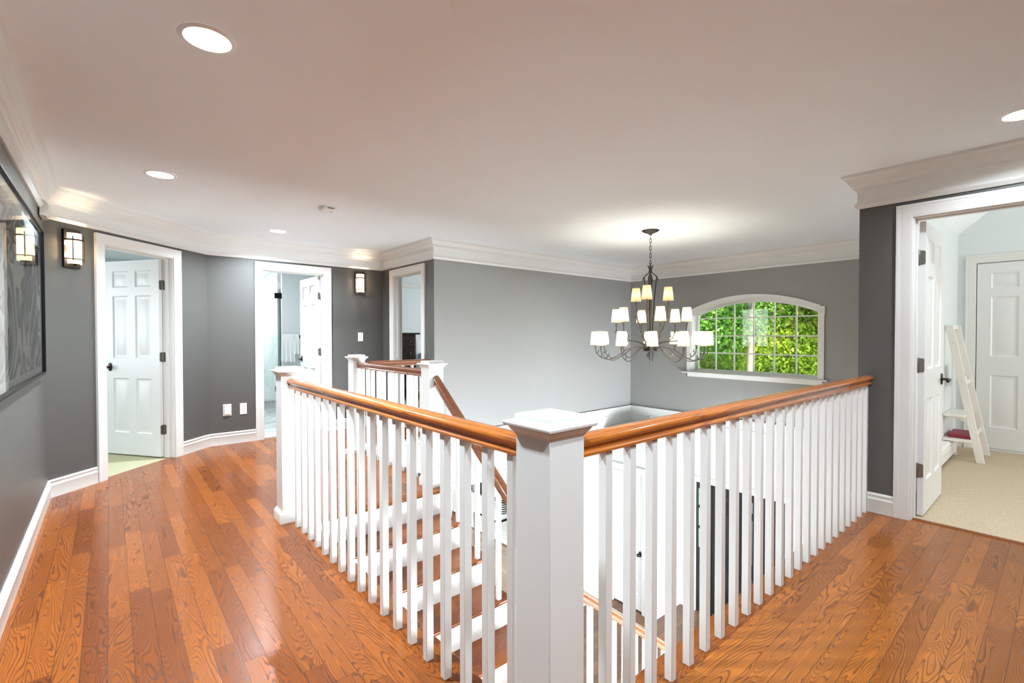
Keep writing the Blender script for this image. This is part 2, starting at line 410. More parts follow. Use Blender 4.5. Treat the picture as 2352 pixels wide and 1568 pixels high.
# doorway strips of oak
def strip(name, poly, m, label): return struct(MB().prism(poly, -.02, 0.0).build(name, m, smooth=0), label, 'floor')
P = lambda s, t: tuple(A + DS * s - DN * t)
strip('floor.002', [P(.5, 0), P(1.29, 0), P(1.29, .06), P(.5, .06)], 'floor_y', 'oak strip in the angled wall doorway')
strip('floor.003', [(.49, YB), (1.26, YB), (1.26, YB + .06), (.49, YB + .06)], 'floor_y', 'oak strip in the bathroom doorway')
strip('floor.004', [(RW, -.246), (RW + .05, -.246), (RW + .05, -1.04), (RW, -1.04)], 'floor_x', 'oak strip in the right bedroom doorway')
strip('floor.005', [(RX, 4.44), (RX + .12, 4.44), (RX + .12, 5.25), (RX, 5.25)], 'floor_y', 'oak strip in the landing doorway')
# slab below
mb = MB()
mb.prism([(LX, REAR), (.085, REAR), (.085, 2.51), (1.255, 2.51), (1.255, 4.155), (RX, 4.155), (RX, YB), (-.097, YB), (LX, 4.3475)], -.30, -.02)
mb.prism([(.085, REAR), (RW, REAR), (RW, .085), (.085, .085)], -.30, -.02)
struct(mb.build('ceiling.001', 'wain', smooth=0), 'white floor edge and ceiling below the upper hall', 'ceiling')
# nosings: rounded oak boards at the floor edge
NP = [(0, -.02), (0, 0), (.122, 0), (.130, -.004), (.134, -.011), (.130, -.019), (.122, -.024), (.115, -.024), (.115, -.02)]
def nosing(path, m, label, side):
    o = MB().sweep(path, NP, side=side).build('trim_%d' % nosing.k, m); nosing.k += 1
    struct(o, label, 'trim'); return o
nosing.k = 1
nosing([(-.03, -.03), (-.03, 2.589)], 'nose_y', 'oak nosing under the left railing', -1)
nosing([(.104, -.03), (RW, -.03)], 'nose_x', 'oak nosing under the right railing', 1)
nosing([(.104, 2.589), (1.14, 2.589)], 'nose_x', 'oak nosing at the top of the stairs', -1)
nosing([(1.14, 2.455), (1.14, 4.272)], 'nose_y', 'oak nosing under the short landing railing', -1)
nosing([(1.274, 4.272), (RX, 4.272)], 'nose_x', 'oak nosing below the rear landing railing', -1)

# ------------------------------------------------------------------ crown, baseboards, casings
CROWN = [(0.0, 0), (0.10, 0), (0.10, -.008), (.094, -.012), (.094, -.018), (.086, -.022), (.078, -.034), (.068, -.045), (.062, -.06), (.056, -.066),
         (.052, -.068), (.050, -.078), (.044, -.082), (.040, -.092), (.030, -.096), (.028, -.108), (.018, -.112), (.015, -.124), (.012, -.126), (.012, -.195),
         (.016, -.205), (.026, -.216), (.030, -.222), (.026, -.230), (.016, -.240), (.012, -.246), (0, -.246)]
cp = [(LX, REAR), (LX, 4.3475), (B.x, B.y), (RX, YB), (RX, GY), (FX, GY), (FX, SY), (RW, SY), (RW, REAR), (LX, REAR)]
o = MB().sweep(cp[:-1], [(d, CEIL + h) for d, h in CROWN], closed=True, side=-1).build('trim_20', 'white', smooth=50)
struct(o, 'wide white crown molding around the ceiling', 'trim')
BASE = [(0, 0), (.016, 0), (.016, .093), (.018, .098), (.013, .106), (.010, .116), (.012, .124), (.016, .130), (.014, .137), (.008, .144), (0, .144)]
def base(name, path, label, side=-1, z=0):
    return struct(MB().sweep(path, [(d, z + h) for d, h in BASE], side=side).build(name, 'white', smooth=40), label, 'baseboard')
q = lambda s: tuple(A + DS * s)
base('baseboard_left', [(LX, REAR), (LX, 4.3475), q(.403)], 'white baseboard along the left wall into the angled corner')
base('baseboard_angled', [q(1.376), tuple(B), (.402, YB)], 'white baseboard between the angled wall door and bathroom door')
base('baseboard_back', [(1.344, YB), (RX, YB), (RX, 5.333)], 'white baseboard behind the landing railing')
base('baseboard_right', [(RW, SY - .005), (RW, -.161)], 'white baseboard between the right railing and bedroom door casing')
base('baseboard_far', [(RW, -1.13), (RW, REAR)], 'white baseboard past the right bedroom door')

CAS = [(0, 0), (0, .010), (.004, .013), (.010, .011), (.015, .014), (.058, .016), (.064, .019), (.072, .018), (.077, .022), (.089, .023), (.093, .020), (.093, 0)]
def hinge_mb(x, y, z, h=.10):
    # butt hinge: barrel plus two leaves with rounded corners, in door local space (x along wall, y into room)
    mb = MB()
    mb.lathe([(.0, -h / 2 - .006), (.004, -h / 2 - .006), (.0065, -h / 2), (.0065, h / 2), (.004, h / 2 + .006), (.0, h / 2 + .006)], (x, y, z), 10)
    for k in (-h / 5, h / 5): mb.lathe([(.0072, k - .001), (.0072, k + .001)], (x, y, z), 10)
    return mb

def leaf_mb(w, h, t, six=True):
    """six-panel door slab: x 0..w, y 0..t, z 0..h with raised panels on both faces"""
    st, ms = .112 * w / .76, .10 * w / .76
    px = [(st, (w - ms) / 2), ((w + ms) / 2, w - st)]
    pz = [(.113 * h, .395 * h), (.497 * h, .820 * h), (.864 * h, .948 * h)]
    xs = [0, px[0][0], px[0][1], px[1][0], px[1][1], w]; zs = [0] + [k for p in pz for k in p] + [h]
    mb = MB()
    for side in (0, 1):
        y0 = t if side else 0; s = -1 if side else 1
        for i in range(5):
            for j in range(7):
                a, b, c, d = xs[i], xs[i + 1], zs[j], zs[j + 1]
                if i in (1, 3) and j in (1, 3, 5):
                    rr = []
                    for ins, dep in ((0, 0), (.006, .004), (.012, .011), (.026, .012), (.052, .004)):
                        y = y0 + s * dep
                        rr.append([(a + ins, y, c + ins), (b - ins, y, c + ins), (b - ins, y, d - ins), (a + ins, y, d - ins)])
                    v = [p for r in rr for p in r]; f = []
                    for k in range(4):
                        for m in range(4): f.append((k * 4 + m, k * 4 + (m + 1) % 4, (k + 1) * 4 + (m + 1) % 4, (k + 1) * 4 + m))
                    f.append((16, 17, 18, 19)); mb.add(v, f)
                else:
                    mb.add([(a, y0, c), (b, y0, c), (b, y0, d), (a, y0, d)], [(0, 1, 2, 3)])
    mb.add([(0, 0, 0), (0, t, 0), (0, t, h), (0, 0, h)], [(0, 1, 2, 3)]).add([(w, 0, 0), (w, t, 0), (w, t, h), (w, 0, h)], [(0, 1, 2, 3)])
    mb.add([(0, 0, 0), (w, 0, 0), (w, t, 0), (0, t, 0)], [(0, 1, 2, 3)]).add([(0, 0, h), (w, 0, h), (w, t, h), (0, t, h)], [(0, 1, 2, 3)])
    # weld so that normals can be made consistent
    return weld(mb)
def weld(mb):
    key = {}; vs = []; mp = []
    for p in mb.v:
        k = tuple(round(c, 5) for c in p)
        if k not in key: key[k] = len(vs); vs.append(p)
        mp.append(key[k])
    fs = []
    for f in mb.f:
        g = []
        for i in f:
            if mp[i] not in g: g.append(mp[i])
        if len(g) > 2: fs.append(tuple(g))
    mb.v, mb.f = vs, fs; return mb

def knob(parent, x, z, t, style='knob', m='bronze', flip=1, both=True):
    """oval plate with a knob or lever on each face of a slab (faces at y=0 and y=t)"""
    mb = MB()
    for y, s in ((0, -1), (t, 1)) if both else ((0, -1),):
        ring = lambda k, yy: [(x + .027 * k * math.cos(a), yy, z + .046 * k * math.sin(a)) for a in [2 * PI * i / 24 for i in range(24)]]
        mb.rings([ring(1, y), ring(1, y + s * .006), ring(.85, y + s * .010)])
        if style == 'knob':
            mb.lathe([(.010, s * .008), (.009, s * .03), (.016, s * .038), (.026, s * .048), (.027, s * .058), (.020, s * .068), (.0, s * .071)], (x, y, z), 18, 'y')
        else:
            mb.tube([(x, y + s * .008, z), (x, y + s * .045, z), (x + flip * .02, y + s * .055, z), (x + flip * .09, y + s * .056, z - .004), (x + flip * .11, y + s * .054, z - .008)], [.010, .009, .010, .009, .011], 10)
    o = mb.build('door_knob' if style == 'knob' else 'lever_handle', m, parent, 40)
    o['label'] = 'dark bronze ' + ('knob' if style == 'knob' else 'lever'); return o

def doorway(name, origin, ang, w0, w1, thick, label, roomcas=True, ztop=ZTOP, z0=0.0, mat='white'):
    """local x along the wall, local y away from the hall, jamb between w0 and w1 (casing inner edges)"""
    e = empty(name, (origin[0], origin[1], z0), ang); struct(e, label, 'door')
    zt = ztop - z0
    path = [(w0, 0), (w0, zt), (w1, zt), (w1, 0)]
    MB().sweep(path, CAS, lambda a, b, h: (a, -h, b), side=1).build('casing', mat, e, 40)
    if roomcas: MB().sweep(path, CAS, lambda a, b, h: (a, thick + h, b), side=1).build('casing', mat, e, 40)
    j = MB(); r = .006
    j.box(w0 - .012, w0 + r, 0, thick, 0, zt - r).box(w1 - r, w1 + .012, 0, thick, 0, zt - r).box(w0 - .012, w1 + .012, 0, thick, zt - r, zt + .012)
    s0, s1 = thick - .036 - .035, thick - .036          # stop
    j.box(w0 + r, w0 + r + .011, s0, s1, 0, zt - r).box(w1 - r - .011, w1 - r, s0, s1, 0, zt - r).box(w0 + r + .011, w1 - r - .011, s0, s1, zt - r - .011, zt - r)
    j.build('jamb', mat, e, 0, bevel=.0015)
    return e

def door_leaf(e, hx, hy, w, h, deg, style, kz, hinge_x, hz, flip=1, z=.012, mat='door', hm='nickel', direct=1, hleaf=True, sgn=1):
    """slab hinged at local (hx, hy); deg = direction of the slab in local space"""
    t = .035
    mb = leaf_mb(w, h, t)
    if sgn < 0: mb.v = [(x, -y, zz) for x, y, zz in mb.v]
    lf = mb.build('door_leaf', mat, e, 25, loc=(hx, hy, z)); lf.rotation_euler = (0, 0, math.radians(deg))
    if style:
        k = knob(lf, w - .07, kz - z, t, style, 'bronze', flip)
        if sgn < 0: k.location = (0, -t, 0)
    for zz in hz:
        hb = MB()
        hb.lathe([(.0, -.056), (.004, -.056), (.0068, -.05), (.0068, .05), (.004, .056), (.0, .056)], (-.004, 0, zz - z), 10)
        # leaf on the slab's hinge edge, rounded far corners
        pts = [(0, -.05), (.024, -.05), (.030, -.046), (.034, -.040), (.034, .040), (.030, .046), (.024, .05), (0, .05)]
        v = [(-.0025, sgn * a, zz - z + b) for a, b in pts] + [(.001, sgn * a, zz - z + b) for a, b in pts]
        n = len(pts)
        hb.add(v, [tuple(range(n)), tuple(range(n, 2 * n))] + [(i, (i + 1) % n, n + (i + 1) % n, n + i) for i in range(n)])
        for a, b in ((.022, -.035), (.026, 0), (.022, .035)): hb.lathe([(.0, -.0045), (.004, -.004), (.004, .0)], (0, sgn * a, zz - z + b), 8, 'x')
        ho = hb.build('hinge', hm, lf, 40); ho['label'] = 'aged nickel hinge'
        if hleaf:
            hb = MB(); c = hinge_x
            v = [(c - direct * .0022, hy - a - .004, zz + b) for a, b in pts] + [(c + direct * .002, hy - a - .004, zz + b) for a, b in pts]
            hb.add(v, [tuple(range(n)), tuple(range(n, 2 * n))] + [(i, (i + 1) % n, n + (i + 1) % n, n + i) for i in range(n)])
            hb.build('hinge_plate', hm, e, 40)
    return lf

HZ = (1.85, 1.08, .30)
# door 1 in the angled wall
a1 = math.atan2(DS.y, DS.x)
d1 = doorway('door_1', tuple(A), a1, .504, 1.283, .12, 'white six panel bedroom door standing ajar in the angled wall')
door_leaf(d1, 1.283 - .008, .126, .762, 2.11, 180 - 99, 'knob', .965, 1.283 - .006, HZ, mat='door', direct=-1)
# door 2, bathroom
d2 = doorway('door_2', (0, YB), 0, .495, 1.251, .12, 'white six panel bathroom door opened inwards on the back wall')
door_leaf(d2, 1.251 - .010, .126, .74, 2.11, 180 - 89, 'lever', .96, 1.251 - .006, HZ, flip=-1, direct=-1)
# door 3, landing bedroom: slab swung out of sight
d3 = doorway('door_3', (RX, 5.24), -PI / 2, 0, 5.24 - 4.447, .12, 'white cased doorway behind the landing rail into a pale blue room')
MB().box(.0055, .0085, .045, .085, .93, .985).build('strike_plate', 'blackmetal', d3, 0)['label'] = 'black strike plate'
# door 4, right bedroom
d4 = doorway('door_4', (RW, -.254), -PI / 2, 0, .776, .12, 'white six panel bedroom door swung open beside the ladder shelf')
door_leaf(d4, .014, .132, .742, 2.11, 90, 'lever', .955, .006, (1.865, 1.094, .335), flip=-1, direct=1, sgn=-1)
# ------------------------------------------------------------------ railings
RP0 = [(.022, 0), (.027, .004), (.028, .012), (.023, .018), (.020, .024), (.021, .031), (.027, .036), (.034, .043), (.035, .050), (.031, .058), (.024, .0635), (.021, .0640), (.014, .0685), (0, .070)]
RPROF = [(a, b) for a, b in RP0] + [(-a, b) for a, b in RP0[-2::-1]]
RZ = .942
def rail(name, p0, p1, m, parent, z0=RZ, z1=RZ):
    p0, p1 = Vector(p0), Vector(p1); d = (p1 - p0).normalized(); n = Vector((-d.y, d.x))
    rs = [[(p.x + n.x * a, p.y + n.y * a, z + b * k) for a, b in RPROF] for p, z, k in ((p0, z0, 1 if z0 == z1 else 1.25), (p1, z1, 1 if z0 == z1 else 1.25))]
    return MB().rings(rs).build(name, m, parent, 40)
def bal_obj(parent, x, y, z0, z1):
    mb = MB().box(-.016, .016, -.016, .016, 0, z1 - z0)
    o = mb.build('baluster', 'white', parent, 30, bevel=.0018, loc=(x, y, z0)); return o
def newel(x, y, z0, label, top=1.09, base=True):
    e = empty('newel_post', (x, y, z0)); tag(e, label, 'newel post', 'square white newel posts')
    h = top - z0
    MB().sqstack([(.07, .0), (.07, h - .056)]).build('shaft', 'white', e, 30, bevel=.002)
    MB().sqstack([(.0705, h - .062), (.073, h - .060), (.075, h - .054), (.081, h - .048), (.084, h - .042), (.086, h - .040), (.086, h - .036), (.093, h - .035), (.097, h - .032), (.0985, h - .028), (.0985, h - .025),
                  (.096, h - .0215), (.091, h - .020), (.074, h - .0195), (.073, h - .017), (.073, h - .006), (.071, h - .002), (.067, h)]).build('cap', 'white', e, 25)
    if base: MB().sqstack([(.0865, 0), (.0865, .062), (.085, .066), (.079, .072), (.077, .078), (.073, .083), (.0705, .086)]).build('base_block', 'white', e, 25)
    return e
newel(0, 0, 0, 'large white newel post at the near corner where two railings meet')
newel(0, 2.64, 0, 'white newel post ending the left railing in front of the bathroom door')
newel(1.177, 2.64, 0, 'white newel post at the top of the stairs with a sloping rail')
newel(1.160, 4.27, 0, 'small white newel post on the landing beside the light switch')
newel(1.177, 1.08, -1.24, 'white newel post at the turn of the stairs below', top=-.10)
# left run
r1 = empty('stair_railing', (0, 1.3, 0)); tag(r1, 'white railing with orange oak handrail along the left hall', 'railing', 'white baluster railings')
def kid(o, par):
    o.parent = par; o.matrix_parent_inverse = Matrix.Translation(par.location).inverted(); return o
kid(rail('handrail', (0, .07), (0, 2.57), 'rail_y', r1), r1)
for i in range(18):
    kid(bal_obj(r1, 0, 2.429 + .016 - i * .13425, 0, .948), r1)
r2 = empty('stair_railing', (1.7, 0, 0)); tag(r2, 'long white railing with oak handrail along the right hall', 'railing', 'white baluster railings')
kid(rail('handrail', (.07, 0), (RW + .002, 0), 'rail_x', r2), r2)
for i in range(24):
    kid(bal_obj(r2, .633 + .016 + (i - 3) * .1312, 0, 0, .948), r2)
r3 = empty('stair_railing', (1.17, 3.4, 0)); tag(r3, 'short white landing railing between two newel posts', 'railing', 'white baluster railings')
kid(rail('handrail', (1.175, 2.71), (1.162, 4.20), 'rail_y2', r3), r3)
for i in range(11): kid(bal_obj(r3, 1.173 - .001 * i, 2.80 + i * .13, 0, .948), r3)
r4 = empty('stair_railing', (1.6, 4.25, 0)); tag(r4, 'rear white landing railing running to the dark grey wall', 'railing', 'white baluster railings')
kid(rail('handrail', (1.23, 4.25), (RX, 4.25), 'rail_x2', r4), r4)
for i in range(6): kid(bal_obj(r4, 1.33 + i * .13, 4.25, 0, .948), r4)

# ------------------------------------------------------------------ staircase
ST = empty('staircase', (.6, 2.4, 0)); tag(ST, 'oak stairs with white risers going down between the railings', 'staircase')
T, RS = .262, .2067
SX0, SX1 = .105, 1.275
YN = 2.455
def nose_tread(x0, x1, y0, y1, z):
    # nosing at y0 (front, lower y), board to y1
    prof = [(y1, z - .026), (y0 + .008, z - .026), (y0 + .002, z - .022), (y0, z - .013), (y0 + .002, z - .004), (y0 + .008, z), (y1, z)]
    return MB().rings([[(x, a, b) for a, b in prof] for x in (x0, x1)])
for n in range(1, 6):
    kid(nose_tread(SX0, SX1, YN - n * T, YN - (n - 1) * T + .03, -n * RS).build('tread', 'tread', ST, 30), ST)
for n in range(0, 6):
    y = YN - n * T + .03
    kid(MB().box(SX0, SX1 - .02, y, y + .018, -(n + 1) * RS, -n * RS - .026).build('riser', 'white', ST, 0), ST)
    kid(MB().box(SX0, SX1 - .02, y - .016, y, -n * RS - .044, -n * RS - .026).build('cove_strip', 'shelfwhite', ST, 0), ST)
zl = -6 * RS
kid(MB().box(SX0, 1.30, -.10, YN - 6 * T + .06, zl - .026, zl).build('landing', 'tread', ST, 0), ST)
for n in range(1, 9):
    x0 = 1.27 + (n - 1) * .25
    kid(MB().box(x0 - .02, x0 + .26, -.10, 1.12, zl - n * RS - .026, zl - n * RS).build('tread', 'tread', ST, 0), ST)
for n in range(0, 9):
    x0 = 1.27 + n * .25
    kid(MB().box(x0 - .02, x0 - .002, -.10, 1.10, zl - (n + 1) * RS, zl - n * RS - .026).build('riser', 'white', ST, 0), ST)
# open-side stringer under the treads of flight one: stepped outline
sp = [(YN + .06, -.03)]
for n in range(0, 6): sp += [(YN - n * T + .048, -n * RS - .03), (YN - n * T + .048, -(n + 1) * RS - .027)]
poly = [(YN + .35, -.03)] + sp[1:] + [(YN - 6 * T + .1, -6 * RS - .35), (YN + .35, -.35)]
v = [(x, a, b) for x in (SX1 - .045, SX1 - .02) for a, b in poly]; n = len(poly)
kid(MB().add(v, [tuple(range(n)), tuple(range(2 * n - 1, n - 1, -1))] + [(i, (i + 1) % n, n + (i + 1) % n, n + i) for i in range(n)]).build('stringer', 'white', ST, 0), ST)
# closed wall side below the hall floor
wallbox('wall_stair', (.085, -.2), (.085, GY), 0.1, ZL, -.30, [], 'wain', 'white wall closing the stairs under the left hall')
# sloping stair rail and its balusters
r5 = empty('stair_railing', (1.177, 1.9, 0)); tag(r5, 'sloping brown handrail with balusters descending the upper stair flight', 'railing', 'white baluster railings')
SL = RS / T
y_top, z_top = 2.58, .885
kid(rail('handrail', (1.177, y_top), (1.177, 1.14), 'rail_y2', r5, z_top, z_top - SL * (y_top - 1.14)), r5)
for n in range(1, 6):
    for dy in (.045, .176):
        y = YN - n * T + dy
        if y < 1.17: continue
        kid(bal_obj(r5, 1.177, y, -n * RS, z_top - SL * (y_top - y) + .012), r5)
r6 = empty('stair_railing', (1.9, 1.05, 0)); tag(r6, 'lower stair rail descending to the entry, seen between the right balusters', 'railing', 'white baluster railings')
S2 = .775; x_a, z_a = 1.369, -.434
kid(rail('handrail', (1.24, 1.06), (3.3, 1.06), 'rail_x2', r6, z_a + S2 * (x_a - 1.24), z_a - S2 * (3.3 - x_a)), r6)
for i in range(15):
    x = 1.427 + i * .1255
    n = max(0, int((x - 1.27) / .25) + 1)
    kid(bal_obj(r6, x, 1.06, zl - n * RS, z_a - S2 * (x - x_a) + .012), r6)

# ------------------------------------------------------------------ arched window
W1 = empty('window_1', (FX, ARC_C, .72)); struct(W1, 'white arched window with a six by four grille over the stairwell', 'window')
def K(o): return kid(o, W1)
NP_ = 36
def arcpts(r, y0, y1, n=NP_): return [(y0 + (y1 - y0) * i / n, arc(r, y0 + (y1 - y0) * i / n)) for i in range(n + 1)]
IN = [(0, 0), (0, .014), (.006, .018), (.012, .016), (.05, .018), (.056, .022), (.065, .022), (.065, 0)]
xin = lambda a, b, h: (FX - h, a, b)
K(MB().sweep(arcpts(R_IN, WY0 + .004, WY1 - .004), IN, xin, side=1).build('arch_casing', 'white', None, 40))
for a, b in ((WY0 - .065, WY0), (WY1, WY1 + .065)):
    K(MB().box(FX - .02, FX, a, b, WZ0, 1.575).build('side_casing', 'white', None, 0, bevel=.003))
    bx = MB().box(FX - .028, FX, a - .008, b + .008, 1.572, 1.683)
    bx.lathe([(.0, -.034), (.012, -.034), (.016, -.030), (.022, -.030), (.027, -.034), (.031, -.030), (.031, -.026)], (FX, (a + b) / 2, 1.628), 20, 'x')
    K(bx.build('rosette_block', 'white', None, 30, bevel=.002))
K(MB().box(FX - .065, FX + .03, 1.059, 3.112, .697, WZ0).build('window_sill', 'white', None, 0, bevel=.006))
K(MB().box(FX - .016, FX, 1.125, 3.034, .640, .697).build('apron', 'white', None, 0, bevel=.003))
# jamb liner
lin_ = [(WY0, WZ0), (WY0, arc(R_IN, WY0))] + arcpts(R_IN, WY0, WY1)[1:-1] + [(WY1, arc(R_IN, WY1)), (WY1, WZ0)]
K(MB().sweep(lin_, [(0, -.002), (0, WD), (-.014, WD), (-.014, -.002)], lambda a, b, h: (FX + h, a, b), closed=True, side=1).build('jamb_liner', 'white', None, 40))
GX = FX + .175
fr = [(WY0 + .012, WZ0 + .012), (WY0 + .012, arc(R_IN - .012, WY0 + .012))] + arcpts(R_IN - .012, WY0 + .012, WY1 - .012)[1:-1] + [(WY1 - .012, arc(R_IN - .012, WY1 - .012)), (WY1 - .012, WZ0 + .012)]
K(MB().sweep(fr, [(0, -.022), (0, .022), (-.018, .022), (-.030, .012), (-.030, -.012), (-.018, -.022)], lambda a, b, h: (GX + h, a, b), closed=True, side=1).build('sash', 'white', None, 40))
g0, g1 = WY0 + .04, WY1 - .04
for i in range(1, 6):
    y = g0 + (g1 - g0) * i / 6
    K(MB().box(GX - .011, GX + .011, y - .009, y + .009, WZ0 + .03, arc(R_IN - .03, y)).build('muntin', 'white', None, 0, bevel=.004))
for z in (1.021, 1.291, 1.566):
    K(MB().box(GX - .011, GX + .011, g0 - .01, g1 + .01, z - .009, z + .009).build('muntin', 'white', None, 0, bevel=.004))
gp = [(g0 - .02, WZ0 + .02)] + [(g1 + .02, WZ0 + .02)] + arcpts(R_IN - .02, g0 - .02, g1 + .02)[::-1]
K(MB().add([(GX + .002, a, b) for a, b in gp], [tuple(range(len(gp)))]).build('pane', 'glass', None, 0))

# ------------------------------------------------------------------ ceiling lights
def downlight(x, y, label, k=1.0):
    e = empty('recessed_light', (x, y, CEIL)); tag(e, label, 'ceiling light', 'recessed ceiling lights')
    MB().lathe([(.080, -.001), (.083, -.007), (.098, -.005), (.102, -.001)], (0, 0, 0), 40, cap=False).build('trim_ring', 'plastic', e, 50)
    MB().lathe([(.081, -.004), (.070, -.0015), (.0, -.0005)], (0, 0, 0), 40, cap=False).build('lens', 'lens', e, 50)
    l = bpy.data.lights.new('downlight', 'AREA'); l.shape = 'DISK'; l.size = .15; l.energy = DOWN_W * k; l.color = (.80, .92, 1); l.spread = math.radians(150)
    o = bpy.data.objects.new('downlight_lamp', l); COL.objects.link(o); o.parent = e; o.location = (0, 0, -.012)
DOWN_W = 29
downlight(-.665, 1.262, 'large round recessed light nearest the viewer in the left hall ceiling')
downlight(-.678, 3.370, 'round recessed light in the ceiling above the angled wall door', .75)
downlight(.498, 4.881, 'small round recessed light in the ceiling in front of the bathroom door')
downlight(2.773, -.803, 'round recessed light cut by the right edge above the crown molding', .25)
downlight(1.05, -.95, 'round recessed light overhead in the right hall', .5)
downlight(-.67, -1.3, 'round recessed light overhead behind the viewer', .5)
# smoke detector
e = empty('smoke_detector', (.589, 3.506, CEIL)); tag(e, 'white rounded smoke detector on the ceiling before the landing', 'smoke detector')
def rsq(h, r, z, n=6):
    p = []
    for cx, cy, a0 in ((h - r, h - r, 0), (-h + r, h - r, 90), (-h + r, -h + r, 180), (h - r, -h + r, 270)):
        for k in range(n + 1):
            a = math.radians(a0 + 90 * k / n); p.append((cx + r * math.cos(a), cy + r * math.sin(a), z))
    return p
MB().rings([rsq(.062, .02, 0), rsq(.062, .02, -.008)]).build('mounting_plate', 'plastic', e, 40)
b = MB().rings([rsq(.066, .024, -.010), rsq(.068, .026, -.016), rsq(.068, .026, -.028), rsq(.062, .026, -.036), rsq(.045, .022, -.040)])
b.build('cover', 'plastic', e, 40)
MB().lathe([(.012, -.040), (.012, -.043), (.010, -.045), (.0, -.045)], (.02, -.02, 0), 16).build('test_button', 'putty', e, 40)
for k in range(3): MB().box(-.03, .03, -.0675 - .0015, -.066, -.015 - .004 * k - .0012, -.015 - .004 * k + .0012).build('vent_slot', 'slot', e, 0)
# door chime in the corner of the left wall
e = empty('door_chime', (LX, 4.02, 2.255)); tag(e, 'putty coloured plastic door chime box at the top of the left wall corner', 'door chime')
MB().box(0, .008, -.105, .105, -.055, .062).build('backplate', 'slot', e, 0)
b = MB(); prof = [(.008, .062), (.022, .062)] + [(.022 + .036 * math.sin(math.radians(t)), .004 + .058 * math.cos(math.radians(t))) for t in range(15, 100, 12)] + [(.054, -.016), (.048, -.030), (.042, -.040), (.041, -.048), (.045, -.056), (.008, -.056)]
b.rings([[(x, y, z) for x, z in prof] for y in (-.10, .10)]).build('cover', 'putty', e, 30, bevel=.0015)

# ------------------------------------------------------------------ sconces
def sconce(loc, ang, label):
    e = empty('wall_sconce', loc, ang); tag(e, label, 'wall lamp', 'opal glass wall sconces')
    # local x along the wall, -y out into the hall
    w, h = .070, .158
    MB().box(-w, w, -.022, 0, -h, h).build('backplate', 'bronze', e, 0, bevel=.003)
    n = 20; R1 = .095
    def arcx(r, z, d=.075):
        return [(r * math.sin(math.radians(-66 + 132 * i / n)), -.034 - (d - .022) * (math.cos(math.radians(-66 + 132 * i / n)) - math.cos(math.radians(66))) / (1 - math.cos(math.radians(66))), z) for i in range(n + 1)]
    gl = MB(); a = arcx(.062, -.128); b = arcx(.062, .128); m = len(a)
    gl.add(a + b, [(i, i + 1, m + i + 1, m + i) for i in range(m - 1)])
    o = gl.build('glass_shade', 'sconceglass', e, 60); sd = o.modifiers.new('thick', 'SOLIDIFY'); sd.thickness = .004
    for z, r in ((.072, .0065), (-.088, .0038)):
        p = arcx(.073, z, .083)
        p = [(p[0][0] - .004, -.018, z)] + p + [(p[-1][0] + .004, -.018, z)]
        MB().tube(p, r, 8).build('band', 'bronze', e, 50)
    for x, z0, z1 in ((-.046, -.100, .100), (.040, -.118, .108)):
        y = -.034 - .061 * (math.cos(math.asin(x / .073 * math.sin(math.radians(66)))) - math.cos(math.radians(66))) / (1 - math.cos(math.radians(66))) - .002
        MB().tube([(x, y, z0), (x, y, z1)], .0038, 8).build('rod', 'bronze', e, 50)
    MB().lathe([(.0, -.142), (.010, -.138), (.014, -.130), (.020, -.127)], (0, -.045, 0), 12).build('finial', 'bronze', e, 50)
    MB().lathe([(.0, 0), (.003, 0), (.003, -.003), (.0, -.004)], (-.058, -.022, .02), 8, 'y').build('screw', 'bronze', e, 50)
    for z in (.05, -.05):
        l = bpy.data.lights.new('sconce_bulb', 'POINT'); l.energy = SC_W; l.color = (1, .72, .44); l.shadow_soft_size = .018
        o = bpy.data.objects.new('sconce_bulb', l); COL.objects.link(o); o.parent = e; o.location = (0, -.052, z)
SC_W = 1.6
c = A + DS * .203
sconce((c.x, c.y, 2.042), a1, 'lit opal glass sconce with dark bronze bands beside the angled wall door')
sconce((1.745, YB, 2.044), 0, 'lit opal glass sconce on the dark grey back wall above the light switch')

# ------------------------------------------------------------------ switch and outlets
def plate(name, x, z, w, h, label, cat):
    e = empty(name, (x, YB, z)); tag(e, label, cat)
    MB().box(-w, w, -.006, 0, -h, h).build('cover_plate', 'plastic', e, 0, bevel=.003); return e
e = plate('light_switch', 1.758, 1.284, .038, .062, 'white light switch below the sconce on the back wall', 'light switch')
MB().box(-.006, .006, -.010, -.004, -.013, .013).build('toggle', 'plastic', e, 0, bevel=.002)
for z in (.03, -.03): MB().lathe([(.0, -.0075), (.0025, -.0072), (.003, -.006)], (0, 0, z), 8, 'y').build('screw', 'putty', e)
e = plate('wall_outlet', .268, .411, .038, .068, 'white double outlet nearest the bathroom door casing', 'outlet')
for z in (.021, -.021):
    MB().rings([[(.017 * math.cos(t), y, z + .015 * math.sin(t)) for t in [2 * PI * i / 20 for i in range(20)]] for y in (-.004, -.0085)]).build('socket_face', 'plastic', e, 40)
    sl = MB()
    sl.box(-.0075, -.005, -.0092, -.008, z - .001, z + .008).box(.005, .0075, -.0092, -.008, z, z + .007).box(-.0022, .0022, -.0092, -.008, z - .010, z - .006)
    sl.build('slots', 'slot', e, 0)
e = plate('vacuum_port', .095, .412, .044, .070, 'white hinged wall port cover left of the double outlet', 'wall port')
MB().box(-.032, .032, -.020, -.005, -.052, .050).build('flap', 'plastic', e, 0, bevel=.004)
MB().tube([(-.034, -.012, .056), (.034, -.012, .056)], .005, 8).build('flap_hinge', 'putty', e)

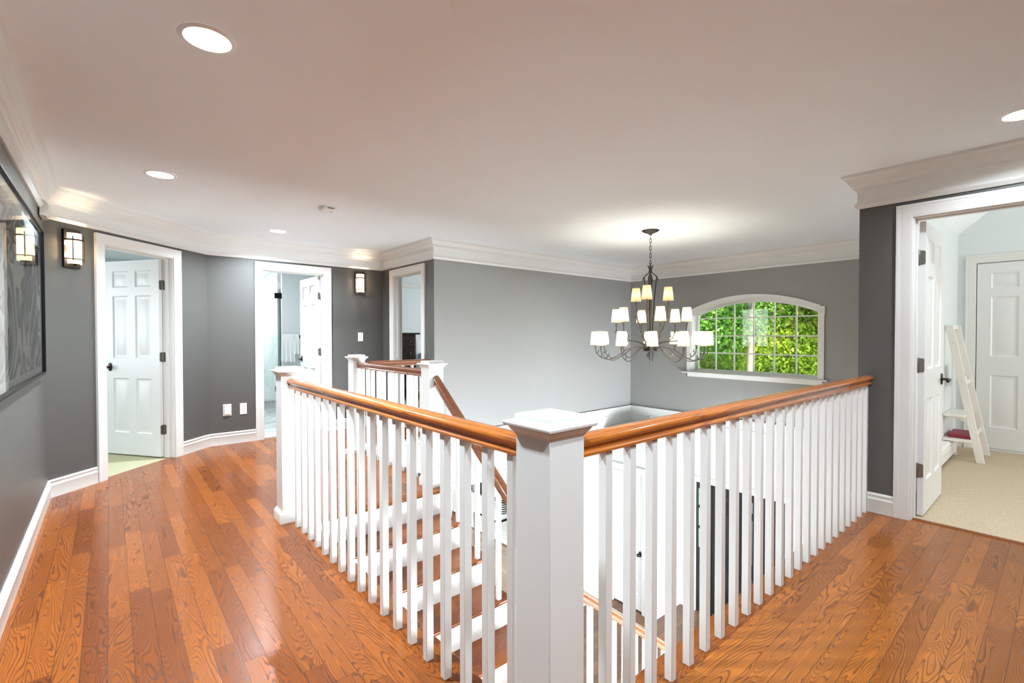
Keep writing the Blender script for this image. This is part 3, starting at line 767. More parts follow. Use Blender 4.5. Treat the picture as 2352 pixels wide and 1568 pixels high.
# ------------------------------------------------------------------ framed print on the left wall
e = empty('framed_print', (LX, 2.6, 1.56)); tag(e, 'large framed grey and white marbled print on the left wall', 'picture')
y0, y1, z0, z1 = 2.6 - 3.87, 2.6 - 3.87, 0, 0
PY0, PY1, PZ0, PZ1 = -1.05, 1.27, -.525, .515
MB().sweep([(PY0, PZ0), (PY1, PZ0), (PY1, PZ1), (PY0, PZ1)], [(0, 0), (0, .034), (.004, .036), (.016, .036), (.018, .030), (.018, 0)], lambda a, b, h: (h, a, b), closed=True, side=1).build('frame', 'blackmetal', e, 40)
MB().box(.002, .010, PY0 + .01, PY1 - .01, PZ0 + .01, PZ1 - .01).build('mount_board', 'whitefab', e, 0)
MB().box(.0102, .012, PY0 + .07, PY1 - .07, PZ0 + .06, PZ1 - .06).build('print', 'art', e, 0)
MB().add([(.026, PY0 + .012, PZ0 + .012), (.026, PY1 - .012, PZ0 + .012), (.026, PY1 - .012, PZ1 - .012), (.026, PY0 + .012, PZ1 - .012)], [(0, 1, 2, 3)]).build('glazing', 'glass', e, 0)

# ------------------------------------------------------------------ chandelier
def bez(P, n=6):
    # Catmull-Rom through points
    P = [Vector(p) for p in P]; Q = [P[0] * 2 - P[1]] + P + [P[-1] * 2 - P[-2]]; out = []
    for i in range(1, len(Q) - 2):
        for k in range(n):
            t = k / n
            out.append(.5 * ((2 * Q[i]) + (Q[i + 1] - Q[i - 1]) * t + (2 * Q[i - 1] - 5 * Q[i] + 4 * Q[i + 1] - Q[i + 2]) * t * t + (3 * Q[i] - Q[i - 1] - 3 * Q[i + 1] + Q[i + 2]) * t ** 3))
    out.append(P[-1]); return out
CHX, CHY = 3.74, 2.137
CH = empty('chandelier', (CHX, CHY, CEIL)); tag(CH, 'tall pewter chandelier with three tiers of small parchment shades', 'chandelier')
zc = lambda z: z - CEIL
b = MB(); rs = []
for r, h in ((.094, 0), (.094, -.006), (.090, -.010), (.060, -.024), (.030, -.036), (.016, -.044), (.014, -.052)):
    rs.append([(r * (1 + .03 * (i % 2)) * math.cos(2 * PI * i / 32), r * (1 + .03 * (i % 2)) * math.sin(2 * PI * i / 32), h) for i in range(32)])
b.rings(rs).build('canopy', 'bronze', CH, 60)
b = MB(); z = -.05; k = 0
while z > zc(2.13):
    a = k * PI / 2 + .6; u = Vector((math.cos(a), math.sin(a), 0)); pts = []
    for i in range(17):
        t = 2 * PI * i / 16; pts.append(u * (.011 * math.cos(t)) + Vector((0, 0, z - .024 + .026 * math.sin(t))))
    b.tube(pts, .0028, 6, cap=False); z -= .042; k += 1
b.build('chain', 'bronze', CH, 60)
MB().lathe([(.0, zc(2.135)), (.006, zc(2.13)), (.007, zc(2.10)), (.016, zc(2.085)), (.018, zc(2.07)), (.010, zc(2.055)), (.011, zc(2.0)), (.010, zc(1.2)), (.012, zc(1.15)), (.03, zc(1.10)), (.0, zc(1.09))], (0, 0, 0), 14).build('column', 'iron', CH, 50)
for k in range(4):
    a = k * PI / 2 + .35; u = Vector((math.cos(a), math.sin(a), 0))
    p = [(.030, 2.105), (.018, 2.075), (.012, 2.045), (.024, 2.015), (.058, 1.985), (.080, 1.958), (.086, 1.925)]
    b = MB().tube(bez([u * r + Vector((0, 0, zc(z))) for r, z in p], 5), [.003] + [.005] * 28 + [.005, .003], 7)
    b.tube([u * .070 + Vector((0, 0, zc(1.972))), u * .048 + Vector((0, 0, zc(1.75))), u * .026 + Vector((0, 0, zc(1.40))), u * .022 + Vector((0, 0, zc(1.14)))], [.005, .0055, .0055, .005], 7)
    b.build('crown_prong', 'bronze', CH, 60)
MB().lathe([(.004, zc(.94)), (.006, zc(1.02)), (.018, zc(1.03)), (.030, zc(1.06)), (.040, zc(1.095)), (.060, zc(1.115)), (.086, zc(1.125)), (.088, zc(1.132)), (.050, zc(1.135)), (.0, zc(1.135))], (0, 0, 0), 20).build('hub', 'iron', CH, 50)
MB().lathe([(.0, zc(.925)), (.004, zc(.93)), (.004, zc(1.02)), (.0, zc(1.03))], (0, 0, 0), 8).build('finial', 'iron', CH, 50)
def twig(b, base, d, s):
    # small bud leaf growing from the arm
    d = Vector(d).normalized(); base = Vector(base)
    b.tube(bez([base, base + d * .018 * s + Vector((0, 0, .006)), base + d * .026 * s + Vector((0, 0, .026)), base + d * .020 * s + Vector((0, 0, .042))], 4), [.003] * 5 + [.006, .007, .006] + [.005, .004, .003, .002, .001][:5], 6)
def make_arm(path, twigs, zs):
    """arm in the local xz plane, shade at its end"""
    b = MB(); P3 = bez([(r, 0, zc(z)) for r, z in path], 7)
    b.tube(P3, [.0075 - .002 * i / (len(P3) - 1) for i in range(len(P3))], 8)
    for i, sg in twigs: twig(b, P3[i], (sg, .25, 0), 1.0)
    rr = path[-1][0]
    arm = b.build('arm', 'iron', CH, 60)
    MB().lathe([(.006, zc(zs) - .05), (.010, zc(zs) - .046), (.010, zc(zs) - .006), (.013, zc(zs) - .004), (.013, zc(zs) + .0), (.008, zc(zs) + .004), (.008, zc(zs) + .03), (.0, zc(zs) + .03)], (rr, 0, 0), 12).build('candle_cup', 'iron', arm, 50)
    h = .158
    sh = MB(); rs = []
    for r, z in ((.061, zs + .004), (.060, zs + .006), (.0435, zs + h - .002), (.0435, zs + h)): rs.append((r, zc(z)))
    sh.lathe(rs, (rr, 0, 0), 24, cap=False)
    so = sh.build('lamp_shade', 'shade', arm, 60); so['label'] = 'parchment lamp shade'
    MB().lathe([(.0, zc(zs) + .03), (.007, zc(zs) + .035), (.012, zc(zs) + .06), (.010, zc(zs) + .085), (.003, zc(zs) + .11), (.0, zc(zs) + .112)], (rr, 0, 0), 10).build('bulb', 'bulb', arm, 60)
    l = bpy.data.lights.new('chandelier_bulb', 'POINT'); l.energy = CH_W * (.12 if zs > 1.6 else .7 if zs > 1.4 else 1); l.color = (1, .94, .85); l.shadow_soft_size = .02
    o = bpy.data.objects.new('chandelier_bulb', l); COL.objects.link(o); o.parent = arm; o.location = (rr, 0, zc(zs) + .075)
    return arm
CH_W = 3.2
front = math.atan2(-3.116, -4.71)      # from the chandelier towards the viewer
tiers = [([(.03, 1.06), (.05, 1.13), (.13, 1.175), (.24, 1.15), (.36, 1.07), (.455, 1.028), (.545, 1.045), (.605, 1.10), (.618, 1.165)], [(44, -1), (40, 1), (49, -1)], 1.192, 12, 2.0),
         ([(.03, 1.10), (.07, 1.19), (.18, 1.235), (.30, 1.245), (.37, 1.29), (.395, 1.36), (.40, 1.43)], [(26, -1), (32, 1)], 1.455, 6, 15.0),
         ([(.03, 1.12), (.075, 1.24), (.135, 1.37), (.185, 1.48), (.205, 1.58), (.21, 1.67)], [(22, 1), (28, -1), (14, 1)], 1.70, 3, -10.0)]
for path, tw, zs, n, off in tiers:
    proto = make_arm(path, tw, zs)
    for k in range(n):
        arm = proto if k == 0 else copy_tree(proto, CH)
        arm.rotation_euler = (0, 0, front + math.radians(off + 360 * k / n))

# ------------------------------------------------------------------ bedroom behind the angled wall
def room(name, poly, z0, z1, mat, label):
    """thin walls along an open polyline, inside on the right-hand side"""
    mb = MB()
    for i in range(len(poly) - 1):
        p, q2 = Vector(poly[i]), Vector(poly[i + 1]); d = (q2 - p).normalized(); n = Vector((-d.y, d.x)) * .05
        mb.prism([(v.x, v.y) for v in (p - d * .04, q2 + d * .04, q2 + d * .04 + n, p - d * .04 + n)], z0, z1)
    return struct(mb.build(name, mat, smooth=0), label, 'wall')
def panelwall(name, p0, p1, thick, openings, mat, label): return wallbox(name, p0, p1, thick, 0, CEIL, openings, mat, label)
N2 = -DN
a0, b0 = A + N2 * .06, B + N2 * .06
wallbox('wall_bedroom_inner', (a0.x, a0.y), (b0.x, b0.y), .06, 0, CEIL, [(.504 - OP, 1.283 + OP, 0, ZTOP + OP)], 'bluegrey', 'blue grey bedroom side of the angled wall')
room('wall_bedroom', [(-1.42, 4.34), (-4.0, 4.34), (-4.0, 8.6), (-.24, 8.6), (-.24, 5.66)], 0, CEIL, 'bluegrey', 'blue grey bedroom walls behind the angled wall door')
P = lambda s, t: tuple(A + DS * s - DN * t)
struct(MB().prism([P(-.02, .06), P(1.8, .06), (-.22, 8.65), (-4.05, 8.65), (-4.05, 4.3)], -.03, -.004).build('floor.006', 'sisal2', smooth=0), 'green beige woven carpet in the bedroom behind the angled wall', 'floor')

# ------------------------------------------------------------------ bathroom
wallbox('wall_bath_inner', (-.06, YB + .06), (2.16, YB + .06), .06, 0, CEIL, [(.495 + .06 - OP, 1.251 + .06 + OP, 0, ZTOP + OP)], 'bathwall', 'pale bathroom side of the back wall')
wallbox('wall_bath_left', (-.10, 5.71), (-.10, 9.6), .05, 0, CEIL, [], 'bathwall', 'pale left bathroom wall')
wallbox('wall_bath_right', (2.05, 8.5), (2.05, 5.71), .05, 0, CEIL, [], 'bathwall', 'pale right bathroom wall')
wallbox('wall_bath_end', (1.43, 8.33), (2.1, 8.33), .12, 0, CEIL, [], 'bathwall', 'pale bathroom wall with the towel bar')
wallbox('wall_shower', (-.10, 9.55), (2.1, 9.55), .05, 0, CEIL, [], 'marble', 'white marble tile wall at the back of the shower')
wallbox('wall_shower_left', (1.43, 9.6), (1.43, 8.45), -.05, 0, CEIL, [], 'marble', 'white marble tile return inside the shower')
struct(MB().box(-.1, 2.1, YB + .06, 9.6, -.03, -.004).build('floor.007', 'tile', smooth=0), 'grey veined diagonal tile floor of the bathroom', 'floor')
struct(MB().box(.48, 1.27, YB + .055, YB + .125, -.004, .006).build('trim_30', 'curb', smooth=0, bevel=.003), 'grey stone threshold in the bathroom doorway', 'trim')
struct(MB().box(-.1, 1.43, 8.30, 8.44, -.004, .12).box(-.1, 1.43, 8.285, 8.45, .12, .145).build('trim_31', 'curb', smooth=0, bevel=.003), 'grey stone shower curb with a white cap', 'trim')
e = empty('shower_door', (.95, 8.37, .145)); tag(e, 'frameless glass shower door with square black hinges', 'shower door')
MB().box(-.27, .452, -.005, .005, .01, 2.0).build('glass_panel', 'greenglass', e, 0)
MB().box(.452, .458, -.006, .006, .01, 2.0).build('edge_seal', 'slot', e, 0)
for z in (1.88, .19):
    MB().box(.36, .455, -.013, .013, z - .05, z + .05).box(.45, .478, -.02, .02, z - .05, z + .05).build('hinge', 'blackmetal', e, 0, bevel=.003)['label'] = 'square black hinge'
e = empty('towel_bar', (1.6, 8.33, 1.28)); tag(e, 'dark bronze towel bar on the bathroom wall behind the open door', 'towel bar')
MB().tube([(-.17, -.085, 0), (.13, -.085, 0)], .009, 10).build('bar', 'bronze', e, 50)
for x in (-.14, .115): MB().lathe([(.030, 0), (.030, -.006), (.016, -.018), (.010, -.05), (.013, -.085), (.013, -.098), (.0, -.1)], (x, 0, 0), 16, 'y').build('post', 'bronze', e, 50)
def towel(name, x0, x1, ztop, zf, zb, y, label, folds=3, thick=.012):
    nx, m = 36, 26; th = [(i / nx) for i in range(nx + 1)]; rows = []
    for j in range(m + 1):
        t = j / m; row = []
        for u in th:
            wob = math.sin(u * folds * 2 * PI + .6) * .5 + .3 * math.sin(u * folds * 4.3 * PI)
            if t < .5:
                k = 1 - t * 2; zz = ztop - (ztop - zf) * k; yy = y - .018 - .020 * k * (1 + wob) - .012 * k
            else:
                k = (t - .5) * 2; zz = ztop - (ztop - zb) * k; yy = y + .018 + .012 * k * (.6 + .4 * wob)
            arch = max(0, 1 - abs(t - .5) * 16)
            yy = yy * (1 - arch) + y * arch; zz += .012 * arch
            sway = (u - .5) * (1 + .10 * abs(t - .5) * 2)
            row.append(((x0 + x1) / 2 + sway * (x1 - x0), yy, zz))
        rows.append(row)
    mb = MB(); mb.add([p for r in rows for p in r], [(j * (nx + 1) + i, j * (nx + 1) + i + 1, (j + 1) * (nx + 1) + i + 1, (j + 1) * (nx + 1) + i) for j in range(m) for i in range(nx)])
    o = mb.build(name, 'towel', None, 80); s = o.modifiers.new('thick', 'SOLIDIFY'); s.thickness = thick; s.offset = 0
    return tag(o, label, 'towel', 'white towels on the bathroom bar')
towel('bath_towel', 1.395, 1.60, 1.31, .81, .84, 8.245, 'long white towel with banded hem hanging from the bronze bar')
towel('hand_towel', 1.610, 1.685, 1.30, .955, .97, 8.245, 'small folded white towel at the right end of the bronze bar', 1.5, .022)

# ------------------------------------------------------------------ room behind the landing doorway
wallbox('wall_nursery_inner', (RX + .06, 8.95), (RX + .06, GY + .12), .06, 0, CEIL, [(8.95 - 5.24 - OP, 8.95 - 4.447 + OP, 0, ZTOP + OP)], 'blue', 'pale blue side of the landing doorway wall')
room('wall_nursery', [(2.2, 8.9), (6.1, 8.9), (6.1, 4.26)], 0, CEIL, 'blue', 'pale blue walls seen through the landing doorway')
struct(MB().box(2.12, 6.15, 4.2, 8.95, -.03, -.002).build('floor.008', 'sisal', smooth=0), 'pale carpet in the room behind the landing doorway', 'floor')
struct(MB().sweep([(2.22, 8.9), (6.1, 8.9)], [(d * .55, 2.5 + h * .5) for d, h in CROWN], side=-1).build('trim_32', 'white', None, 40), 'small crown molding in the pale blue room', 'trim')
e = empty('dresser', (3.60, 7.95, 0)); tag(e, 'tall espresso brown dresser seen through the landing doorway', 'dresser')
MB().box(-.34, .22, -.22, .24, .06, 1.315).build('body', 'espresso', e, 0, bevel=.004)
MB().box(-.38, .30, -.26, .26, 1.315, 1.352).build('top', 'espresso', e, 0, bevel=.004)
for k in range(5):
    dr = MB().box(-.31, .19, -.235, -.221, .11 + k * .24, .32 + k * .24).build('drawer', 'espresso', e, 0, bevel=.004)
    for x in (-.2, .08): MB().lathe([(.008, -.235), (.006, -.245), (.014, -.255), (.012, -.262), (.0, -.264)], (x, 0, .215 + k * .24), 12, 'y').build('knob', 'nickel', dr, 50)
for x in (-.32, .17):
    for y in (-.19, .19): MB().box(x, x + .04, y - .02, y + .02, -.002, .06).build('foot', 'espresso', e, 0)
e = empty('armchair', (4.28, 7.95, 0)); tag(e, 'white armchair with a pale blue cushion beyond the dresser', 'armchair')
def soft(x0, x1, y0, y1, z0, z1, m, name, par):
    o = MB().box(x0, x1, y0, y1, z0, z1).build(name, m, par, 60); bv = o.modifiers.new('soft', 'BEVEL'); bv.width = min(x1 - x0, y1 - y0, z1 - z0) * .35; bv.segments = 4; return o
soft(-.32, .34, -.40, .30, .18, .44, 'whitefab', 'seat', e); soft(-.32, .34, .12, .38, .36, 1.22, 'whitefab', 'backrest', e)
for x in (-.40, .34): soft(x - .06, x + .10, -.40, .36, .18, .74, 'whitefab', 'armrest', e)
for x in (-.36, .36):
    for y in (-.34, .30): MB().box(x - .025, x + .025, y - .025, y + .025, -.002, .2).build('leg', 'espresso', e, 0)
o = soft(-.20, .26, -.06, .11, .45, .93, 'paleblue', 'throw_pillow', None); o.location = (4.24, 7.95, 0); tag(o, 'pale blue square cushion leaning on the white armchair', 'cushion')
e = empty('wall_clock', (3.82, 8.9, 1.58)); tag(e, 'small round silver clock on the pale blue wall above the dresser', 'clock')
MB().lathe([(.13, 0), (.13, -.02), (.115, -.03), (.10, -.022), (.0, -.022)], (0, 0, 0), 32, 'y').build('case', 'nickel', e, 50)
MB().lathe([(.10, -.0225), (.0, -.0235)], (0, 0, 0), 32, 'y', False).build('dial', 'plastic', e, 0)
MB().box(-.004, .004, -.027, -.024, -.01, .07).box(-.008, .045, -.027, -.024, -.004, .004).build('hands', 'slot', e, 0)
MB().lathe([(.014, -.024), (.014, -.030), (.0, -.031)], (0, 0, 0), 12, 'y').build('pivot', 'slot', e, 0)

# ------------------------------------------------------------------ right bedroom
BX, BY = 6.62, -.11
wallbox('wall_room_inner', (RW + .06, BY), (RW + .06, -4.6), .06, 0, CEIL + .1, [(-.254 * -1 + BY - OP, 1.03 + BY + OP, 0, ZTOP + OP)], 'blue', 'pale blue bedroom side of the right wall')
wallbox('wall_room_left', (BX, BY), (RW + .06, BY), -.05, 0, CEIL - .02, [], 'blue', 'pale blue bedroom wall behind the ladder shelf')
mb = MB()
def gable(x0, x1): 
    pts = [(BY + .05, 0), (BY + .05, 2.48), (BY, 2.48), (-1.5, 2.48 + 1.39 * .9), (-3.1, 2.48 + 1.39 * .9), (-4.6, 2.48), (-4.6, 0)]
    v = [(x, a, b) for x in (x0, x1) for a, b in pts]; n = len(pts)
    return MB().add(v, [tuple(range(n)), tuple(range(2 * n - 1, n - 1, -1))] + [(i, (i + 1) % n, n + (i + 1) % n, n + i) for i in range(n)])
struct(gable(BX, BX + .1).build('wall_room_back', 'blue', smooth=0), 'pale blue back wall of the bedroom with a closed white door', 'wall')
wallbox('wall_room_far', (RW, -4.6), (BX + .1, -4.6), -.05, 0, CEIL + .2, [], 'blue', 'pale blue far bedroom wall')
gb = gable(RW + .06, RW + .12); gb.v = [(x, a, max(b, CEIL - .02)) for x, a, b in gb.v]
struct(gb.build('wall_room_gable', 'blue', smooth=0), 'pale blue gable over the bedroom doorway', 'wall')
cl = [(BY + .06, 2.475), (BY, 2.475), (-1.5, 2.475 + 1.39 * .9), (-3.1, 2.475 + 1.39 * .9), (-4.65, 2.475)]
v = [(x, a, b) for x in (RW + .05, BX + .1) for a, b in cl + [(a, b + .06) for a, b in cl[::-1]]]; n = 10
struct(MB().add(v, [tuple(range(n)), tuple(range(2 * n - 1, n - 1, -1))] + [(i, (i + 1) % n, n + (i + 1) % n, n + i) for i in range(n)]).build('ceiling.002', 'ceil', smooth=0), 'white sloped bedroom ceiling', 'ceiling')
struct(MB().box(RW + .045, BX + .05, -4.65, BY + .03, -.03, .0).build('floor.009', 'sisal', smooth=0), 'beige woven sisal carpet in the right bedroom', 'floor')
struct(MB().rings([[(RW + .02, y, -.001), (RW + .075, y, -.001), (RW + .07, y, .005), (RW + .048, y, .008), (RW + .026, y, .005)] for y in (-.262, -1.022)]).build('trim_33', 'nose_y', None, 40), 'oak threshold strip between oak floor and sisal carpet', 'trim')
base('baseboard_room', [(BX, -.170), (BX, BY), (6.04, BY)], 'white baseboard in the bedroom corner behind the heater', 1)
d5 = doorway('door_5', (BX, -.268), -PI / 2, 0, .78, .1, 'closed white six panel door on the bedroom back wall', roomcas=False, ztop=2.122)
lf5 = door_leaf(d5, .008, -.012, .764, 2.08, 0, None, 0, 0, (), z=.03)
for zz in (1.86, 1.10, .28):
    hb = MB().lathe([(.0, -.05), (.006, -.047), (.0065, .047), (.0, .05)], (.004, .018, zz - .03), 8).box(-.016, .004, .02, .024, zz - .075, zz + .015)
    hb.build('hinge', 'nickel', d5, 40)
# ladder shelf
e = empty('ladder_shelf', (6.0, -.25, 0)); tag(e, 'white leaning ladder shelf in the bedroom corner beside the open door', 'ladder shelf')
def lk(o): return kid(o, e)
LT = 1.41
def rail_y_at(z): return -.395 + (.395 - .145) * z / LT
for x in (5.775, 6.262):
    pts = lambda z: [(x - .012, rail_y_at(z) - .032, z), (x + .012, rail_y_at(z) - .032, z), (x + .012, rail_y_at(z) + .032, z), (x - .012, rail_y_at(z) + .032, z)]
    lk(MB().rings([pts(0.0), pts(LT)]).build('side_rail', 'shelfwhite', None, 0, bevel=.003))
    for z in (1.22, .83):
        lk(MB().lathe([(.0, -.017), (.006, -.016), (.006, -.012), (.0, -.012)], (x, rail_y_at(z), z), 10, 'x').build('bolt', 'putty', None, 50))
for z in (1.39, .80, .28):
    lk(MB().box(5.787, 6.25, rail_y_at(z) - .012, rail_y_at(z) + (.055 if z == .80 else .012), z - .022, z + .022).build('rung', 'shelfwhite', None, 0, bevel=.002))
for z in (.47, .215):
    yb = -.113
    lk(MB().box(5.70, 6.245, rail_y_at(z) + .03, yb, z - .011, z + .011).build('shelf', 'shelfwhite', None, 0, bevel=.003))
    for x in (5.76, 6.246):
        y1 = rail_y_at(z) + .03
        lk(MB().add([(xx, a, b) for xx in (x - .006, x + .006) for a, b in ((y1, z - .011), (y1 + .13, z - .011), (y1, z - .06))], [(0, 1, 2), (5, 4, 3), (0, 3, 4, 1), (1, 4, 5, 2), (2, 5, 3, 0)]).build('bracket', 'shelfwhite', None, 0))
o = MB().box(5.80, 6.20, -.325, -.135, .226, .262).build('folded_blanket', 'red', None, 60, bevel=.01); tag(o, 'crimson red folded cover lying on the lowest ladder shelf', 'folded cover')
e = empty('photo_card', (5.90, -.243, .8225)); tag(e, 'small white card leaning on the middle rung of the ladder shelf', 'card')
MB().add([(x, a, b) for x in (-.10, .10) for a, b in ((-.02, .001), (-.014, .001), (.024, .17), (.018, .17))], [(0, 1, 2, 3), (7, 6, 5, 4), (0, 4, 5, 1), (1, 5, 6, 2), (2, 6, 7, 3), (3, 7, 4, 0)]).build('card_stock', 'plastic', e, 0)
MB().add([(x, a, b) for x in (-.07, .07) for a, b in ((-.0205 + .008, .045), (-.0205 + .03, .14))], [(0, 1, 3, 2)]).build('printed_area', 'slot', e, 0)
# baseboard heater
def heater(name, x0, x1, y, z0, sgn, label):
    """cover profile along x, wall at y, front towards sgn"""
    e = empty(name, ((x0 + x1) / 2, y, z0)); tag(e, label, 'baseboard heater')
    pr = lambda pts: [[(x, sgn * a, b) for a, b in pts] for x in (x0 - (x0 + x1) / 2, x1 - (x0 + x1) / 2)]
    MB().rings(pr([(0, .02), (.004, .02), (.004, .196), (.052, .196), (.072, .176), (.072, .170), (.050, .190), (0, .200)])).build('back_cover', 'plastic', e, 0, bevel=.0015)
    MB().rings(pr([(.062, .035), (.066, .035), (.066, .128), (.056, .150), (.052, .149), (.062, .127)])).build('front_panel', 'plastic', e, 0)
    MB().rings(pr([(.012, .060), (.054, .060), (.054, .120), (.012, .120)])).build('fin_element', 'slot', e, 0)
    MB().rings(pr([(.030, .166), (.060, .158), (.061, .161), (.031, .169)])).build('damper', 'plastic', e, 0)
    for x in (x0, x1):
        xx = x - (x0 + x1) / 2
        MB().box(xx - .008, xx + .03 * (1 if x == x0 else -1) * 0 + .008, min(0, sgn * .074), max(0, sgn * .074), .0, .2).build('end_cap', 'plastic', e, 0, bevel=.004)
    return e
heater('baseboard_heater', 3.72, 6.03, BY, 0, -1, 'white baseboard heater along the bedroom wall below the ladder shelf')
e = empty('wall_outlet', (5.50, BY, .41)); tag(e, 'small cream wall outlet half hidden by the open bedroom door', 'outlet')
MB().box(-.036, .036, -.006, 0, -.058, .058).build('cover_plate', 'shelfwhite', e, 0, bevel=.003)
for z in (.02, -.02): MB().box(-.014, .014, -.008, -.005, z - .012, z + .012).build('socket_face', 'shelfwhite', e, 0, bevel=.002)

# ------------------------------------------------------------------ stairwell wainscot and entry below
def panels(name, xf, rects, label):
    mb = MB(); pr = [(0, 0), (0, .006), (.006, .012), (.014, .012), (.020, .007), (.026, .004), (.026, 0)]
    for s0, s1, z0, z1 in rects:
        mb.sweep([(s0, z0), (s1, z0), (s1, z1), (s0, z1)], pr, xf, closed=True, side=1)
    return struct(mb.build(name, 'wain', None, 40), label, 'trim')
CAP = [(0, -.055), (.008, -.055), (.010, -.045), (.016, -.040), (.016, -.022), (.022, -.016), (.034, -.012), (.036, -.006), (.036, 0), (.034, .003), (0, .003)]
struct(MB().sweep([(RX, GY), (FX, GY), (FX, SY), (RW + .0, SY)], [(d, .047 + h) for d, h in CAP], side=-1).build('trim_40', 'wain', None, 40), 'white wainscot cap running round the stairwell', 'trim')
struct(MB().sweep([(3.92, GY), (CX, GY), (CX, GY - .01)][:2], [(d * .9, -1.60 + h) for d, h in CAP], side=-1).build('trim_41', 'wain', None, 40), 'white chair rail on the stairwell wall left of the closet', 'trim')
struct(MB().sweep([(CX, CY), (FX, CY), (FX, FD1 + .10)], [(d * .9, -1.545 + h) for d, h in CAP], side=-1).build('trim_42', 'wain', None, 40), 'white chair rail in the entry corner below', 'trim')
gx = lambda a, b, h: (a, GY - h, b)
fx = lambda a, b, h: (FX - h, a, b)
rects = [(5.42, 5.77, -.175, -.085), (5.865, 6.10, -.175, -.085), (3.95, 5.31, -1.5, -.105), (3.95, 5.31, -2.95, -1.72), (2.32, 3.75, -.48, -.105), (1.4, 2.2, -.48, -.105)]
panels('trim_43', gx, rects, 'white picture frame panels on the stairwell wall')
panels('trim_44', fx, [(3.71, 4.03, -.175, -.09), (3.27, 3.61, -.175, -.09), (1.7, 3.1, -.8, -.1), (.25, 1.4, -.8, -.1), (.25, 1.4, -2.9, -1.72)], 'white picture frame panels on the entry wall')
cy_ = lambda a, b, h: (a, CY - h, b)
panels('trim_45', cy_, [(5.50, 6.06, -1.46, -.36), (5.50, 6.06, -2.92, -1.68)], 'white picture frame panels on the closet side wall')
base('baseboard_stairhall', [(3.92, GY), (CX, GY), (CX, 4.075)], 'white baseboard on the stairwell wall below', -1, ZL)
base('baseboard_closet', [(CX, 3.228), (CX, CY), (FX, CY), (FX, FD1 + .10)], 'white baseboard in the entry corner', -1, ZL)
struct(MB().box(.0, FX + .1, -2.5, GY + .1, ZL - .05, ZL).build('floor.010', 'floor_low', smooth=0), 'brown oak floor of the entry below', 'floor')
# closet door below
d6 = doorway('door_6', (CX, 3.98), -PI / 2, .03, .63, .06, 'white closet door with a black knob in the entry below', roomcas=False, ztop=-.905, z0=ZL)
lf = door_leaf(d6, .03 + .006, .03, .588, 2.185, 0, 'knob', .935, 0, (), z=.02)
struct(MB().box(CX - .045, CX, 3.30, 4.05, -.815, -.790).build('trim_46', 'wain', None, 0, bevel=.004), 'small white cap over the closet door casing', 'trim')
# front door
d7 = doorway('door_7', (FX, FD1), -PI / 2, 0, FD1 - FD0, WD, 'black front door with a narrow three pane sidelight in the entry below', roomcas=False, ztop=FDT, z0=ZL)
FH = FDT - ZL
def kb(mb, name, m, bev=.003, par=None): return mb.build(name, m, par or d7, 0, bevel=bev)
W = FD1 - FD0
for s0 in (.004,):
    sb = MB().box(s0, s0 + .026, .02, .065, 0, FH - .008).box(s0 + .214, s0 + .26, .02, .065, 0, FH - .008).box(s0 + .026, s0 + .214, .02, .065, FH - .105, FH - .008).box(s0 + .026, s0 + .214, .02, .065, 0, 1.02)
    for z in (FH - .405, FH - .735): sb.box(s0 + .026, s0 + .214, .025, .06, z - .02, z + .02)
    so = kb(sb, 'sidelight', 'black')
    MB().box(s0 + .026, s0 + .214, .041, .045, 1.02, FH - .105).build('sidelight_glass', 'glass', so, 0)
lm = leaf_mb(W - .275, FH - .02, .045)
lo = lm.build('front_door_leaf', 'black', d7, 25, loc=(.27, .02, .01))
knob(lo, .07, .95, .045, 'lever', 'blackmetal', 1)
# dining room through the wide opening
struct(MB().sweep([(2.3, -.67), (3.85, -.67)], [(a, b) for a, b in CAS], gx, side=1).build('trim_47', 'wain', None, 40), 'white casing over the wide dining room opening', 'trim')
DX = 5.37
room('wall_dining', [(1.0, 4.3), (1.0, 9.2), (DX, 9.2)], ZL, -.3, 'wain', 'white dining room walls beyond the opening')
wallbox('wall_dining_front', (DX, 9.2), (DX, 4.26), .1, ZL, -.3, [(.5, 1.98, -2.32, -1.10)], 'wain', 'white dining room wall with a window')
struct(MB().box(1.0, DX + .1, 4.24, 9.3, -.32, -.30).build('ceiling.003', 'ceil', smooth=0), 'white dining room ceiling', 'ceiling')
struct(MB().box(.95, DX + .05, 4.24, 9.25, ZL - .05, ZL + .001).build('floor.011', 'floor_din', smooth=0), 'pale wood dining room floor', 'floor')
w2 = empty('window_2', (DX, 7.96, -1.71)); struct(w2, 'white dining room window glimpsed through the stair balusters', 'window')
kid(MB().sweep([(7.22, -2.32), (8.70, -2.32), (8.70, -1.10), (7.22, -1.10)], [(a, b) for a, b in CAS], lambda a, b, h: (DX - h, a, b), closed=True, side=-1).build('casing', 'wain', None, 40), w2)
kid(MB().box(DX + .04, DX + .06, 7.24, 8.68, -1.73, -1.70).box(DX + .04, DX + .06, 7.94, 7.97, -2.3, -1.12).build('muntin', 'wain', None, 0), w2)
kid(MB().box(DX + .05, DX + .054, 7.22, 8.70, -2.32, -1.10).build('pane', 'glass', None, 0), w2)
h2 = heater('baseboard_heater', 3.6, 6.0, 0, ZL, -1, 'cream baseboard heater on the dining room floor behind the striped basket')
h2.location = (DX - .001, 7.4, ZL); h2.rotation_euler = (0, 0, -PI / 2)
e = empty('console_table', (5.00, 6.70, ZL)); tag(e, 'white topped console table with slim black legs in the dining room', 'table')
MB().box(-.20, .20, -.42, .42, .76, .80).build('tabletop', 'whitefab', e, 0, bevel=.006)
MB().box(-.17, .17, -.39, .39, .70, .76).build('apron', 'blackmetal', e, 0)
for x in (-.165, .165):
    for y in (-.385, .385): MB().sqstack([(.013, -.001), (.018, .70)], x, y).build('leg', 'blackmetal', e, 0)
